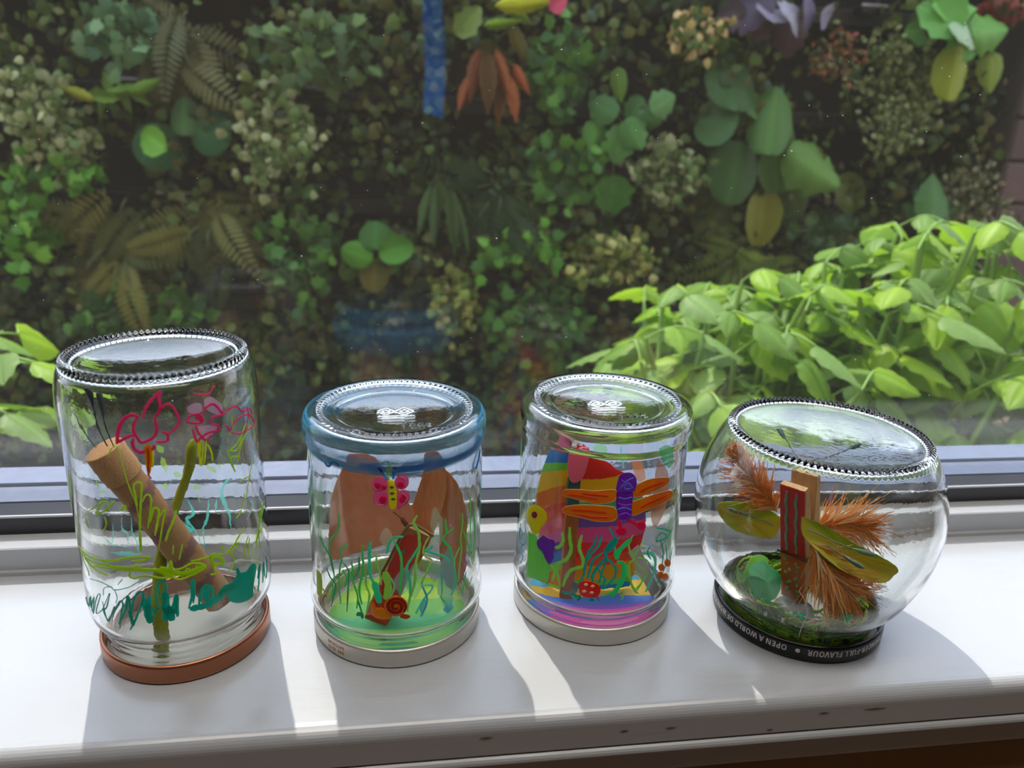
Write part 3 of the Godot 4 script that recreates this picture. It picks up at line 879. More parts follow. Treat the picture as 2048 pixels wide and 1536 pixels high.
	clump("drooping_fern", "yellow-green lacy fern below the largest bergenia", "fern", Vector3(0.769, -0.041, -1.660), Vector2(0.172, 0.149), 22, "frond", [lin(108, 136, 58), lin(92, 120, 52), lin(124, 150, 64), lin(80, 106, 46)])
	clump("drooping_fern", "grey-green fern near the top edge left of the blue strip", "fern", Vector3(-0.399, 0.353, -1.660), Vector2(0.105, 0.171), 16, "frond", [lin(112, 118, 84), lin(96, 106, 74), lin(84, 94, 62), lin(120, 124, 92)])
	clump("drooping_fern", "dark fern above the yellow-cream shrub", "fern", Vector3(0.214, 0.101, -1.660), Vector2(0.181, 0.170), 22, "frond", [lin(46, 78, 46), lin(38, 66, 40), lin(58, 92, 52), lin(50, 80, 58)])
	clump("red_leaved_shrub", "red-leaved shrub in the top right corner", "shrub", Vector3(1.287, 0.510, -1.660), Vector2(0.129, 0.065), 110, "small", [lin(130, 48, 40), lin(110, 60, 44), lin(90, 90, 50), lin(150, 66, 50)])
	clump("red_leaved_shrub", "red and green sprig left of the pale olive shrub", "shrub", Vector3(0.904, 0.390, -1.660), Vector2(0.128, 0.128), 150, "tiny", [lin(120, 58, 44), lin(104, 96, 56), lin(96, 110, 56), lin(140, 88, 50)])

# ---------------------------------------------------------------- dust and hair-thin scratches on the window pane
func build_dust() -> void:
	var g := Geo.new()
	g.lathe(mm([[0.001, 0.08], [0.3, 0.06], [0.42, 0.0], [0.001, -0.02]]), 7)
	var where := []
	var cols := []
	for k in 900:
		var s := 0.25 + 0.75 * pow(rng.randf(), 3.0)
		var b := Basis(Vector3(1, 0, 0), PI / 2.0) * Basis(Vector3(0, 1, 0), rng.randf() * TAU)
		where.append(Transform3D(b.scaled(Vector3(s * (1.0 + 1.2 * rng.randf() * rng.randf()), s, s)), Vector3(rng.randf_range(-0.5, 0.75), 0.04 + 0.55 * rng.randf(), -0.4301)))
		cols.append(Color(0.92, 0.92, 0.9))
	var m := paint(Color.WHITE, 0.8)
	m.vertex_color_use_as_albedo = true
	m.backlight_enabled = true
	m.backlight = Color(1, 1, 1)
	var specks := many("pane_dust", g, m, where, cols)
	tag(specks, "fine pale dust specks scattered over the inside of the window pane", "dust")
	var n := 0
	for q in [[v3([-7, 336, -430, -2, 345, -430, 4, 352, -430, 9, 365, -430]), "pale hair-thin scratch on the pane above the small bergenia"], [v3([398, 388, -430, 410, 376, -430, 423, 367, -430]), "pale hair-thin scratch on the pane in front of the brick pier"]]:
		g = Geo.new()
		g.tube(smooth(q[0], 5), [0.00018], 5, 0.4, Vector3(0, 0, 1))
		var o := put("pane_scratch", g, paint(rgb(190, 190, 196), 0.6))
		tag(o, q[1], "scratch")
# ---------------------------------------------------------------- jars
func mm(list: Array) -> Array:                          # [radius, height, bead] in millimetres
	var out := []
	for q in list: out.append(Vector3(q[0], q[1], q[2] if q.size() > 2 else 0.0) * 0.001)
	return out

func make_jar(called: String, label: String, at: Vector3, outer: Array, inner: Array, beads: int, seg: int) -> Node3D:
	var root := thing(called, label, "jar", at, "upturned glass jars on the window sill")
	var g := Geo.new()
	var prof := mm(outer)
	prof.append_array(mm(inner))
	prof.append(prof[0])
	g.lathe(prof, seg, beads)
	g.outward()
	put("glass_body", g, GLASS, root)
	outline_of[root] = outer
	return root

func make_lid(root: Node3D, r: float, h: float, mat: Material) -> void:
	var g := Geo.new()
	var p := [[0.0, 0.5], [r - 9.0, 0.5], [r - 7.5, 0.0], [r - 1.6, 0.0], [r - 0.6, 0.3], [r - 0.1, 1.2], [r, 2.0], [r, h - 1.6], [r - 0.15, h - 0.7], [r - 0.7, h - 0.1], [r - 1.3, h], [r - 1.9, h - 0.3], [r - 2.1, h - 1.0], [r - 2.0, 2.0], [r - 2.6, 1.3], [0.0, 1.3]]
	g.lathe(mm(p), 128)
	put("lid", g, mat, root)
	g = Geo.new()
	g.lathe(mm([[0.001, 1.35], [r - 3.0, 1.35], [r - 2.6, 1.5]]), 64)
	put("lid_lining", g, LINING, root)

func build_jars() -> void:
	LINING = paint(rgb(214, 214, 208), 0.45)
	var a := make_jar("tall_jar", "tallest upturned jar with a copper lid and scribbled pink flowers", Vector3(-0.1057, 0, -0.3392),
		[[34.2, 1.6], [34.4, 9.0], [34.9, 9.8], [35.6, 10.6], [34.8, 11.4], [34.8, 12.6], [35.8, 13.6], [35.0, 14.6], [35.2, 16.0], [36.4, 18.0], [38.6, 20.6], [40.4, 24.0], [41.3, 28.5], [41.5, 34], [41.2, 60], [41.1, 105], [41.5, 124], [41.3, 130], [40.8, 135.5], [39.8, 140], [38.8, 143], [37.8, 145.0], [37.2, 145.8, 1.0], [36.2, 146.4, 1.5], [35.0, 146.4, 1.2], [34.2, 146.0], [32.5, 145.0], [29.0, 143.4], [24.0, 142.0], [16.0, 140.8], [8.0, 140.2], [0.001, 140.0]],
		[[0.001, 137.8], [8, 138.0], [16, 138.6], [24, 139.8], [29, 141.2], [32, 142.4], [34.6, 143.2], [36.2, 142.6], [37.4, 140], [38.4, 136], [39.2, 130], [39.4, 124], [39.1, 105], [39.2, 60], [39.4, 34], [39.1, 28.5], [38.3, 24.8], [36.4, 22], [34, 19.4], [33.0, 17], [32.8, 14], [32.6, 1.6]], 84, 420)
	make_lid(a, 39.0, 10.0, paint(rgb(168, 112, 84), 0.34, 0.9))
	var silver := paint(rgb(206, 204, 196), 0.38, 0.55)
	var b := make_jar("blue_rimmed_jar", "upturned jar with a blue painted rim, pink butterfly and orange snail", Vector3(-0.0023, 0, -0.3445),
		[[38.4, 1.6], [38.6, 9.0], [39.2, 10.0], [39.6, 11.0], [39.0, 12.0], [39.2, 14.0], [41.0, 15.6], [43.0, 17.6], [43.7, 20.5], [43.3, 23.6], [42.6, 25.6], [42.4, 30], [42.1, 60], [42.0, 98], [41.9, 102], [42.3, 104], [43.2, 106.4], [43.5, 110], [43.2, 113.6], [42.2, 116.2], [40.6, 117.7], [38.6, 118.2], [37.0, 117.8], [36.6, 117.6, 0.1], [36.0, 117.5, 0.8], [35.0, 117.4, 0.8], [34.4, 117.3, 0.1], [34.0, 117.3], [32.8, 116.0], [30.0, 115.6], [28.6, 115.7], [27.6, 114.9], [26.0, 114.2], [18.0, 113.2], [9.0, 112.6], [0.001, 112.4]],
		[[0.001, 110.2], [9, 110.4], [18, 111.0], [26, 112.0], [28.4, 113.0], [33, 113.6], [36, 115.0], [38.6, 115.6], [40.2, 114.8], [41.2, 112.8], [41.4, 110], [40.9, 106.6], [40.1, 104], [40.0, 98], [40.2, 30], [40.5, 25.0], [41.4, 22.6], [41.5, 20.5], [41.0, 18.6], [39.2, 16.8], [37.4, 14.8], [36.8, 13], [36.6, 1.6]], 72, 432)
	make_lid(b, 42.7, 10.0, silver)
	var d := make_jar("clear_rimmed_jar", "upturned jar with an orange-winged dragonfly and a red ladybird painted on it", Vector3(0.1034, 0, -0.3512),
		[[38.4, 1.6], [38.6, 9.0], [39.2, 10.0], [39.6, 11.0], [39.0, 12.0], [39.2, 14.0], [41.0, 15.6], [43.0, 17.6], [43.7, 20.5], [43.3, 23.6], [42.6, 25.6], [42.6, 30], [42.4, 60], [42.2, 98], [42.0, 102], [42.3, 104], [43.2, 106.4], [43.6, 110], [43.2, 113.6], [42.2, 116.2], [40.6, 117.7], [38.6, 118.2], [37.0, 117.8], [36.6, 117.6, 0.1], [36.0, 117.5, 0.8], [35.0, 117.4, 0.8], [34.4, 117.3, 0.1], [34.0, 117.3], [32.8, 116.0], [30.0, 115.6], [28.6, 115.7], [27.6, 114.9], [26.0, 114.2], [18.0, 113.2], [9.0, 112.6], [0.001, 112.4]],
		[[0.001, 110.2], [9, 110.4], [18, 111.0], [26, 112.0], [28.4, 113.0], [33, 113.6], [36, 115.0], [38.6, 115.6], [40.2, 114.8], [41.2, 112.8], [41.4, 110], [40.9, 106.6], [40.1, 104], [40.0, 98], [40.2, 30], [40.5, 25.0], [41.4, 22.6], [41.5, 20.5], [41.0, 18.6], [39.2, 16.8], [37.4, 14.8], [36.8, 13], [36.6, 1.6]], 72, 432)
	make_lid(d, 42.7, 10.0, silver)
	var f := make_jar("round_jar", "bulging round upturned jar on a black lettered lid", Vector3(0.2132, 0, -0.3292),
		[[39.0, 1.6], [39.2, 8.0], [39.6, 9.5], [40.0, 10.4], [39.4, 11.2], [39.6, 12.4], [41.5, 14.2], [44.5, 17.4], [47.8, 21.4], [51.0, 26.6], [54.0, 33.4], [57.0, 41.4], [59.2, 50], [60.7, 59], [61.0, 66], [60.4, 74], [58.9, 82], [56.6, 90], [53.6, 97], [50.6, 102.5], [48.8, 105.2], [48.2, 106.0, 1.0], [47.0, 106.6, 1.5], [45.8, 106.6, 1.2], [44.8, 106.4], [43.4, 105.2], [40.0, 104.0], [30.0, 102.7], [16.0, 101.8], [0.001, 101.5]],
		[[0.001, 99.6], [16, 99.9], [30, 100.8], [40, 102.0], [43.6, 103.2], [45.8, 104.6], [47, 103.8], [48.8, 101.2], [51.8, 96], [54.6, 89.4], [56.9, 81.4], [58.4, 73.6], [59, 66], [58.7, 59.2], [57.2, 50.6], [55, 42.4], [52.2, 34.6], [49.2, 28.2], [46, 22.8], [42.8, 18.6], [39.7, 15.6], [38, 13.4], [37.4, 12], [37, 1.6]], 104, 520)
	make_lid(f, 44.0, 9.6, paint(rgb(22, 22, 24), 0.25))
	ink_tall(a)
	ink_blue(b)
	ink_clear(d)
	ink_round(f)
	var white := paint(rgb(226, 226, 226), 0.5)
	for k in 3:
		lettering(f, "lid_lettering", "OPEN A WORLD OF WONDER-FULL FLAVOUR", 44.0, 5.9, -33.0 + 120.0 * k, 4.35, white, 0.905)
		var dot := Geo.new()
		var t := deg_to_rad(-26.5 + 120.0 * k)
		var n := Vector3(sin(t), 0, cos(t))
		dot.tube([n * 0.0438 + Vector3(0, 0.0059, 0), n * 0.04406 + Vector3(0, 0.0059, 0)], [0.0012], 16)
		put("lid_dot", dot, white, f)
	var rust := paint(rgb(176, 104, 52), 0.5)
	lettering(b, "lid_lettering", "BATCH240", 42.7, 6.5, -36.4, 2.5, rust, 0.92, true, false)
	lettering(b, "lid_lettering", "BBE  02/21", 42.7, 3.7, -36.4, 2.5, rust, 0.92, true, false)
	rim_paint(b)
	embossed(b, 0.1137)
	embossed(d, 0.1137)
	build_cork_bug()
	build_peg_moth()
	build_rainbow_moth()
	build_peg_bird()

func rim_paint(j: Node3D) -> void:                       # blue brushed over the rim, thick in front, thin elsewhere
	var n := FastNoiseLite.new()
	n.seed = 9
	n.frequency = 1.0
	var g := Geo.new()
	var rows := []
	var hs := [101.2, 102.0, 103.0, 104.0, 105.2, 106.6, 108.5, 110.5, 112.5, 114.2, 115.6, 116.8, 117.6]
	for k in hs.size():
		var row := PackedVector3Array()
		for m in 181:
			var p := on_glass(j, Vector2(m * 2.0, hs[k]), 0.06)
			row.append(p)
		rows.append(row)
	g.grid(rows)
	for k in hs.size():
		for m in 181:
			var t := deg_to_rad(m * 2.0)
			var here := n.get_noise_3d(sin(t) * 3.0, cos(t) * 3.0, hs[k] * 0.20) * 0.5 + n.get_noise_3d(sin(t) * 9.0, cos(t) * 9.0, hs[k] * 0.6) * 0.35
			var thick := clampf(cos(t - 0.5) * 0.9, 0.0, 1.0) * clampf(1.0 - absf(hs[k] - 105.0) / 4.0, 0.0, 1.0)
			var a := clampf(0.55 + here * 0.9 + thick * 0.6, 0.08, 0.95)
			if k == 0 or k == hs.size() - 1: a *= 0.2
			if hs[k] > 109.0: a *= 0.55 + 0.45 * clampf(-cos(t) + 0.3 + absf(sin(t)) * 0.6, 0.0, 1.0)
			var col := lin(70, 186, 240).lerp(lin(6, 110, 205), clampf(thick * 1.3 + here, 0.0, 1.0))
			g.c[k * 181 + m] = Color(col.r, col.g, col.b, a)
	var m := paint(Color.WHITE, 0.35)
	m.vertex_color_use_as_albedo = true
	m.transparency = BaseMaterial3D.TRANSPARENCY_ALPHA
	m.backlight_enabled = true
	m.backlight = Color(0.6, 0.6, 0.6)
	put("blue_rim_paint", g, m, j)

func embossed(j: Node3D, y: float) -> void:              # the raised marks on the base of the jar: two rounded squares over a bar, and a number
	var g := Geo.new()
	for q in [[-0.0046, -0.004, 0.0036], [0.0042, -0.004, 0.0040]]:
		for s in [1.0, 0.45]:
			var path := []
			for k in 17:
				var t := TAU * k / 16.0 + 0.2
				var r: float = q[2] * s * (1.0 + 0.16 * cos(4.0 * t))
				path.append(Vector3(q[0] + r * cos(t), y - 0.0009, q[1] + r * sin(t)))
			g.tube(path, [0.0006], 6)
	g.tube([Vector3(-0.008, y - 0.0009, 0.0025), Vector3(0.009, y - 0.0009, 0.0022)], [0.0007], 6)
	g.tube([Vector3(-0.006, y - 0.0009, 0.0048), Vector3(0.004, y - 0.0009, 0.0046)], [0.0006], 6)
	put("embossed_mark", g, GLASS, j)
	var f := SystemFont.new()
	f.font_names = PackedStringArray(["Droid Sans"])
	f.font_weight = 700
	var tm := TextMesh.new()
	tm.font = f
	tm.font_size = 32
	tm.pixel_size = 0.0062 / 32.0
	tm.depth = 0.0012
	tm.text = "C442"
	put("embossed_number", tm, GLASS, j, Transform3D(Basis(Vector3(1, 0, 0), -PI / 2.0), Vector3(0.0095, y - 0.0002, 0.0145)))
# ---------------------------------------------------------------- paint on the glass
var outline_of := {}
var inks := {}
var laid := 0
var onto: Node3D

func part(j: Node3D, called: String) -> Node3D:         # a painted picture that is made of pieces
	var o := Node3D.new()
	var k := 0
	var nm := called
	while j.has_node(nm):
		k += 1
		nm = "%s_%03d" % [called, k]
	o.name = nm
	j.add_child(o, true)
	return o

func c(r: int, g: int, b: int, a := 255) -> Color:
	return Color8(r, g, b, a)

func pigment(col: Color) -> StandardMaterial3D:
	if not inks.has(col):
		var top := maxf(col.r, maxf(col.g, col.b))
		var up := minf(0.98 / top, 1.35)
		var m := paint(Color(col.r * up, col.g * up, col.b * up), 0.3)
		m.backlight_enabled = true
		m.backlight = Color(col.r / top, col.g / top, col.b / top) * 0.85
		if col.a < 0.99:
			m.albedo_color.a = col.a
			m.roughness = 0.5
			m.transparency = BaseMaterial3D.TRANSPARENCY_ALPHA
		inks[col] = m
	return inks[col]

func radius_at(j: Node3D, y: float) -> float:           # the widest the glass is at a height (millimetres)
	var best := 0.0
	var p: Array = outline_of[j]
	for k in p.size() - 1:
		var a: float = p[k][1]
		var b: float = p[k + 1][1]
		if (y >= minf(a, b) and y <= maxf(a, b)) and absf(b - a) > 0.0001:
			best = maxf(best, lerpf(p[k][0], p[k + 1][0], (y - a) / (b - a)))
	return best if best > 0.0 else float(p[0][0])

func on_glass(j: Node3D, q: Vector2, lift: float) -> Vector3:
	var t := deg_to_rad(q.x)
	var r := radius_at(j, q.y) + lift
	return Vector3(r * sin(t), q.y, r * cos(t)) * 0.001

func pairs(list: Array) -> Array:
	var out := []
	for k in range(0, list.size() - 1, 2): out.append(Vector2(list[k], list[k + 1]))
	return out

func ink(j: Node3D, called: String, col: Color, w: float, list: Array, _behind := false, over := 0.0) -> void:   # a stroke of a paint pen, raised on the glass
	var p := smooth(pairs(list), 5)
	var rows := []
	var n := p.size()
	laid += 1
	var high := (0.05 if col.a < 0.99 else 0.22) + 0.02 * (laid % 7)
	for k in n:
		var here := on_glass(j, p[k], 0.0)
		var nrm := Vector3(here.x, 0, here.z).normalized()
		var along := on_glass(j, p[mini(k + 1, n - 1)], 0.0) - on_glass(j, p[maxi(k - 1, 0)], 0.0)
		var side := along.cross(nrm).normalized()
		var q := float(k) / (n - 1)
		var half := w * 0.5 * (0.55 + 0.45 * minf(1.0, 8.0 * minf(q, 1.0 - q)) if col.a > 0.99 else 0.12 + 0.88 * minf(1.0, 2.6 * minf(q, 1.0 - q))) * (1.0 + 0.12 * sin(k * 1.7 + laid))
		var row := PackedVector3Array()
		for s in [[-1.0, 0.03], [-0.8, 0.6], [0.0, 1.0], [0.8, 0.6], [1.0, 0.03]]:
			row.append(here + side * s[0] * half * 0.001 + nrm * (0.04 + over + s[1] * high) * 0.001)
		rows.append(row)
	var g := Geo.new()
	g.grid(rows)
	put(called, g, pigment(col), onto if onto else j)

func fill(j: Node3D, called: String, col: Color, lift: float, list: Array, _behind := false) -> void:   # a painted-in shape, highest in its middle
	var p := pairs(list)
	p.append(p[0])
	p = smooth(p, 3)
	p.pop_back()
	var mid := Vector2.ZERO
	for q in p: mid += q
	mid /= p.size()
	var rows := []
	for s in [[1.0, 0.02], [0.95, 0.7], [0.7, 0.95], [0.4, 1.0], [0.02, 1.0]]:
		var row := PackedVector3Array()
		for q in p: row.append(on_glass(j, mid + (q - mid) * s[0], 0.04 + s[1] * lift))
		rows.append(row)
	var g := Geo.new()
	g.grid(rows, true)
	put(called, g, pigment(col), onto if onto else j)

func lettering(root: Node3D, called: String, text: String, r: float, y: float, start: float, size: float, mat: Material, squeeze := 1.0, bold := true, mono := false) -> void:   # upside-down letters wrapped round a lid, the first letter at angle start
	var f := SystemFont.new()
	f.font_names = PackedStringArray(["Droid Sans Mono" if mono else "Droid Sans"])
	f.font_weight = 700 if bold else 400
	var tm := TextMesh.new()
	tm.font = f
	tm.font_size = 32
	tm.pixel_size = size / 32.0
	tm.depth = 0.06
	tm.curve_step = 1.5
	tm.text = text
	tm.horizontal_alignment = HORIZONTAL_ALIGNMENT_LEFT
	tm.vertical_alignment = VERTICAL_ALIGNMENT_CENTER
	var a := tm.get_mesh_arrays()
	var v: PackedVector3Array = a[Mesh.ARRAY_VERTEX]
	var i: PackedInt32Array = a[Mesh.ARRAY_INDEX]
	if i.size() == 0: i = PackedInt32Array(range(v.size()))
	var g := Geo.new()
	for p in v:
		var t := deg_to_rad(start) - p.x * squeeze / r
		var rr := r + 0.03 + p.z
		g.vert(Vector3(rr * sin(t), y - p.y, rr * cos(t)) * 0.001)
	g.i = i
	put(called, g, mat, root)
func ink_tall(j: Node3D) -> void:
	fill(j, "painted_smear", c(214, 170, 205, 150), 0.05, [30, 133.8, 34.3, 134.9, 37.8, 133.9, 37.8, 130.8, 33.5, 130.6, 30.2, 131.6])
	fill(j, "painted_smear", c(214, 170, 205, 150), 0.05, [39.9, 135.4, 44, 136, 48.2, 133.3, 51.1, 130.4, 49, 127.1, 43.2, 129.3, 39.8, 131.8])
	fill(j, "painted_smear", c(214, 170, 205, 150), 0.05, [33.2, 124.7, 39.9, 124.4, 46.2, 122.6, 43.2, 119.9, 38.5, 118.5, 34.6, 121.2])
	onto = part(j, "painted_flower")
	ink(j, "painted_petal", c(214, 48, 104), 1.15, [6.9, 131.2, 8.2, 134.6, 11, 137.8, 14.5, 140.1, 17.2, 141.3, 16, 139.1, 16.3, 135.8, 15.8, 134.1, 13.4, 131.7])
	ink(j, "painted_petal", c(214, 48, 104), 1, [12.8, 131.3, 16.5, 134.9, 20.5, 136.3, 22.9, 134.3, 24.3, 131.5, 24.9, 129.2, 23.6, 126.7, 21.5, 125.1, 18.7, 124.1])
	ink(j, "painted_petal", c(214, 48, 104), 1.15, [15.3, 125.1, 18.1, 124.1, 18, 121.4, 15.5, 120.7, 11.8, 121.1])
	ink(j, "painted_petal", c(214, 48, 104), 1.25, [12.8, 131.8, 13.1, 128.2, 13, 125.5, 10.8, 123, 7.7, 121.8, 4.4, 121.3, 3.1, 122.9, 1.4, 126.1, 2.2, 129.7, 4.9, 132.2])
	ink(j, "painted_petal", c(214, 48, 104), 1.6, [-8.4, 120.6, -7, 125.2, -5.3, 128.8, -2.7, 131.4, 1.3, 132.9, 4.9, 132.2])
	ink(j, "painted_petal", c(214, 48, 104), 1.4, [-7.7, 121.4, -2.8, 123.5, 1.2, 124.6])
	ink(j, "painted_petal", c(214, 48, 104), 1.5, [1, 123.4, -0, 120.7, 0.7, 118.4, 3.2, 116.9, 5.4, 117.3, 10.1, 118.2, 10.6, 119.8])
	fill(j, "painted_stem", c(206, 120, 16), 0.3, [5.7, 119.6, 9, 119.9, 9, 114.7, 7.6, 108.7, 5.8, 106.4, 5.2, 110.3])
	ink(j, "painted_stem", c(150, 60, 10), 0.7, [7.3, 119.1, 7.4, 114.8, 6.4, 110.2, 6.9, 107.8], false, 0.3)
	ink(j, "painted_stem", c(214, 48, 104), 0.8, [5.7, 107.4, 6.3, 105.9, 7.2, 104.9])
	ink(j, "painted_stem", c(180, 190, 30), 1, [9.6, 117.5, 9.3, 113.8, 8.5, 110.1])
	onto = null
	onto = part(j, "painted_flower")
	ink(j, "painted_petal", c(214, 48, 104), 1, [28.5, 127.8, 31.1, 130.1, 35.8, 129.8, 37.3, 128.1, 36.4, 126, 31.8, 126.8, 28.5, 127.8])
	ink(j, "painted_petal", c(214, 48, 104), 2.2, [33.9, 129.4, 36.7, 127.8, 37, 126.1])
	ink(j, "painted_petal", c(214, 48, 104), 1, [38.1, 129.4, 40.5, 132.1, 45.2, 132.6, 49.3, 128.5, 49.7, 126.8, 44.2, 127.2, 41.9, 124.9])
	ink(j, "painted_petal", c(214, 48, 104), 1.1, [31.4, 124.1, 32.4, 120.2, 33.6, 118.1, 35.6, 119.6, 40.7, 120.9, 46.7, 120.5, 45.6, 123.2, 41.7, 124])
	ink(j, "painted_petal", c(214, 48, 104), 0.9, [33.4, 125.6, 34.1, 122.7, 36.2, 119.9, 38.5, 118, 41.9, 119.7])
	ink(j, "painted_petal", c(214, 48, 104), 0.7, [34.7, 138.8, 39.3, 137.5, 43.8, 137.3, 46.6, 139.4, 48.4, 139.5])
	onto = null
	onto = part(j, "painted_flower")
	ink(j, "painted_petal", c(214, 48, 104), 0.8, [49.6, 126.5, 54.5, 128.2, 60.5, 128.2, 66.4, 124.3, 73.5, 123.9, 76.5, 120])
	ink(j, "painted_petal", c(214, 48, 104), 0.8, [49.7, 122.2, 52.6, 121.1, 54.7, 118.6, 56.5, 120.5, 62.1, 122.5, 69.4, 122, 74.3, 120.2, 78.9, 114.8, 68.4, 114.8, 59.4, 115.6, 54.6, 118.1])
	ink(j, "painted_petal", c(214, 48, 104), 0.7, [70.1, 125.3, 71.8, 121.4, 67.3, 115.1])
	onto = null
	ink(j, "painted_leaf", c(190, 200, 20), 0.8, [35.5, 118.7, 34.2, 113.2, 33.5, 107])
	ink(j, "painted_leaf", c(190, 200, 20), 0.8, [36.9, 117.9, 35.6, 111.9, 34.3, 106.8])
	ink(j, "painted_leaf", c(190, 200, 20), 0.8, [38.4, 117.6, 37.1, 111.6, 36, 107.5])
	ink(j, "painted_leaf", c(190, 200, 20), 0.8, [38.9, 116, 40.9, 111.7, 41.1, 107.8])
	ink(j, "painted_leaf", c(190, 200, 20), 0.8, [34.2, 118.4, 32.9, 111.5])
	ink(j, "painted_blade", c(176, 222, 44), 0.5, [-14.3, 114.4, -12.3, 118.1, -9.1, 119.6, -7.9, 117.4, -6.8, 111, -5.5, 102.7, -2.9, 94.8, -2.3, 87.7])
	ink(j, "painted_blade", c(176, 222, 44), 0.9, [-2.1, 92.9, -2.4, 97.6, -2.7, 101.8, -0.3, 103.6, 1.7, 102.7, 0.5, 96.6, -1.9, 85.3, -3.4, 75.6, -3.5, 71.4])
	ink(j, "painted_blade", c(176, 222, 44), 0.7, [1, 94.7, 3.1, 97.5, 5.2, 97.4, 5.6, 94.5, 4, 88.9, 1.9, 82.3])
	ink(j, "painted_blade", c(176, 222, 44), 1, [3.7, 85.1, 5.9, 90.7, 7.6, 91.5, 9, 90, 7.5, 84.8, 5.2, 78.7])
	ink(j, "painted_blade", c(176, 222, 44), 0.7, [8.6, 86.7, 11.2, 89.8, 12.3, 89.7, 10.4, 84.6, 6.5, 72.7])
	ink(j, "painted_blade", c(176, 222, 44), 1, [18.2, 89.4, 16, 84.9, 12.5, 79.5, 10.5, 75.5])
	ink(j, "painted_blade", c(176, 222, 44), 0.6, [14.4, 73.3, 13.5, 68.9])
	ink(j, "painted_blade", c(176, 222, 44), 0.6, [19.4, 73, 16.4, 65.5])
	ink(j, "painted_blade", c(176, 222, 44), 0.8, [68.9, 118.2, 58.8, 111, 53.6, 110])
	ink(j, "painted_blade", c(176, 222, 44), 0.5, [56.5, 125.9, 56.1, 120.6, 54, 116.8])
	ink(j, "painted_blade", c(176, 222, 44), 0.8, [51.4, 110.6, 53.1, 105.2, 54.1, 101.3])
	ink(j, "painted_blade", c(176, 222, 44), 0.8, [73.6, 115.8, 63.6, 110.7, 57.5, 101.4])
	ink(j, "painted_blade", c(176, 222, 44), 0.8, [52, 109.9, 58.5, 108.1, 63.8, 112.6])
	ink(j, "painted_blade", c(176, 222, 44), 0.5, [73.3, 98.5, 66.8, 90.5, 63.4, 83.4])
	ink(j, "painted_blade", c(176, 222, 44), 0.6, [70.1, 92.2, 62.1, 93.1, 59.2, 92.5])
	ink(j, "painted_blade", c(176, 222, 44), 0.8, [60.2, 104.6, 53.6, 106, 54.5, 101.4, 55.8, 98.6])
	ink(j, "painted_blade", c(176, 222, 44), 0.6, [61.9, 86, 58, 79.1, 53.3, 76.6])
	ink(j, "painted_blade", c(176, 222, 44), 0.5, [-43.3, 82, -28.5, 90.9, -20.1, 96.3])
	ink(j, "painted_blade", c(176, 222, 44), 0.9, [-29, 86, -25.4, 91.4, -20.6, 93.9, -19.2, 91.2, -27.1, 87.3])
	ink(j, "painted_blade", c(176, 222, 44), 0.8, [-29.3, 87.9, -21.6, 89.5, -14.6, 94.9])
	ink(j, "painted_blade", c(176, 222, 44), 0.8, [-22.8, 86.9, -22.3, 83.2, -25.3, 79.3])
	ink(j, "painted_blade", c(176, 222, 44), 0.6, [-39.7, 82.9, -37.1, 78.6])
	ink(j, "painted_blade", c(176, 222, 44), 1, [-12.1, 90.3, -9.2, 92.8, -8.8, 90.5])
	ink(j, "painted_smear", c(150, 190, 60, 160), 3, [-52.5, 101.8, -57.2, 93.3, -66, 81.1])
	ink(j, "painted_smear", c(170, 205, 90, 130), 3, [-52.3, 82.5, -53.4, 76.2, -57.6, 65.6])
	ink(j, "painted_blade", c(150, 215, 50), 1.6, [86.9, 72.6, 79.1, 70.2, 79.5, 64.6])
	ink(j, "painted_blade", c(160, 220, 50), 1.2, [84.9, 71.2, 76, 64.9, 68.9, 58])
	ink(j, "painted_blade", c(160, 220, 50), 0.8, [77.5, 70.8, 73.7, 61.4, 73.8, 52.6])
	onto = part(j, "painted_vine")
	ink(j, "painted_vine", c(150, 192, 24), 1.1, [-57.9, 64, -43.5, 63.5, -31.4, 64.4, -23.4, 65.3, -14.9, 67.3, -6.7, 68.7, 0.8, 68.4, -2.8, 67.2, -10, 66.6])
	ink(j, "painted_vine", c(150, 192, 24), 1.2, [-54.4, 62.6, -41.9, 61.4, -29.4, 62.3, -18.3, 63, -9.4, 63.2, -1.2, 62.7, 5.5, 62.3])
	ink(j, "painted_vine", c(150, 192, 24), 0.9, [-48.5, 61, -37.6, 58.4, -26.6, 57.8])
	ink(j, "painted_vine", c(150, 192, 24), 0.9, [-53.5, 60.9, -46.6, 55.4, -46.2, 52.9])
	ink(j, "painted_vine", c(150, 192, 24), 0.9, [-31.2, 65, -24, 62.7, -15.8, 62.2, -8, 64.2, -4.5, 63.8])
	ink(j, "painted_vine", c(184, 236, 16), 0.9, [-42.7, 59.1, -27.3, 61.2, -13.4, 61.7, -2.5, 62, 6.5, 61.2, 11.9, 59.6])
	ink(j, "painted_vine", c(184, 236, 16), 1, [-10.9, 61.6, -12.5, 59.5, -10.2, 58.3, -2.8, 59.7, 4.9, 58.1, 11.6, 57.6, 15.9, 56.2, 21.8, 56.9, 29, 58.3, 30.4, 60, 23.7, 62.7, 15.5, 61.1, 6.7, 62.7])
	ink(j, "painted_vine", c(184, 236, 16), 2.2, [5.7, 63.3, 9.9, 61.4, 15.2, 59.1, 20.8, 58.6, 25.5, 59.2, 30.4, 59.5])
	ink(j, "painted_vine", c(206, 250, 6), 2.2, [3.3, 62.5, 8, 60.1, 12.2, 58.1])
	ink(j, "painted_vine", c(184, 236, 16), 1, [10.4, 61.3, 11.9, 65.7, 12.1, 61.1])
	ink(j, "painted_vine", c(184, 236, 16), 0.9, [15.4, 60.6, 17.2, 57.3, 20.5, 60.7, 22.9, 57.2, 25.8, 61.2])
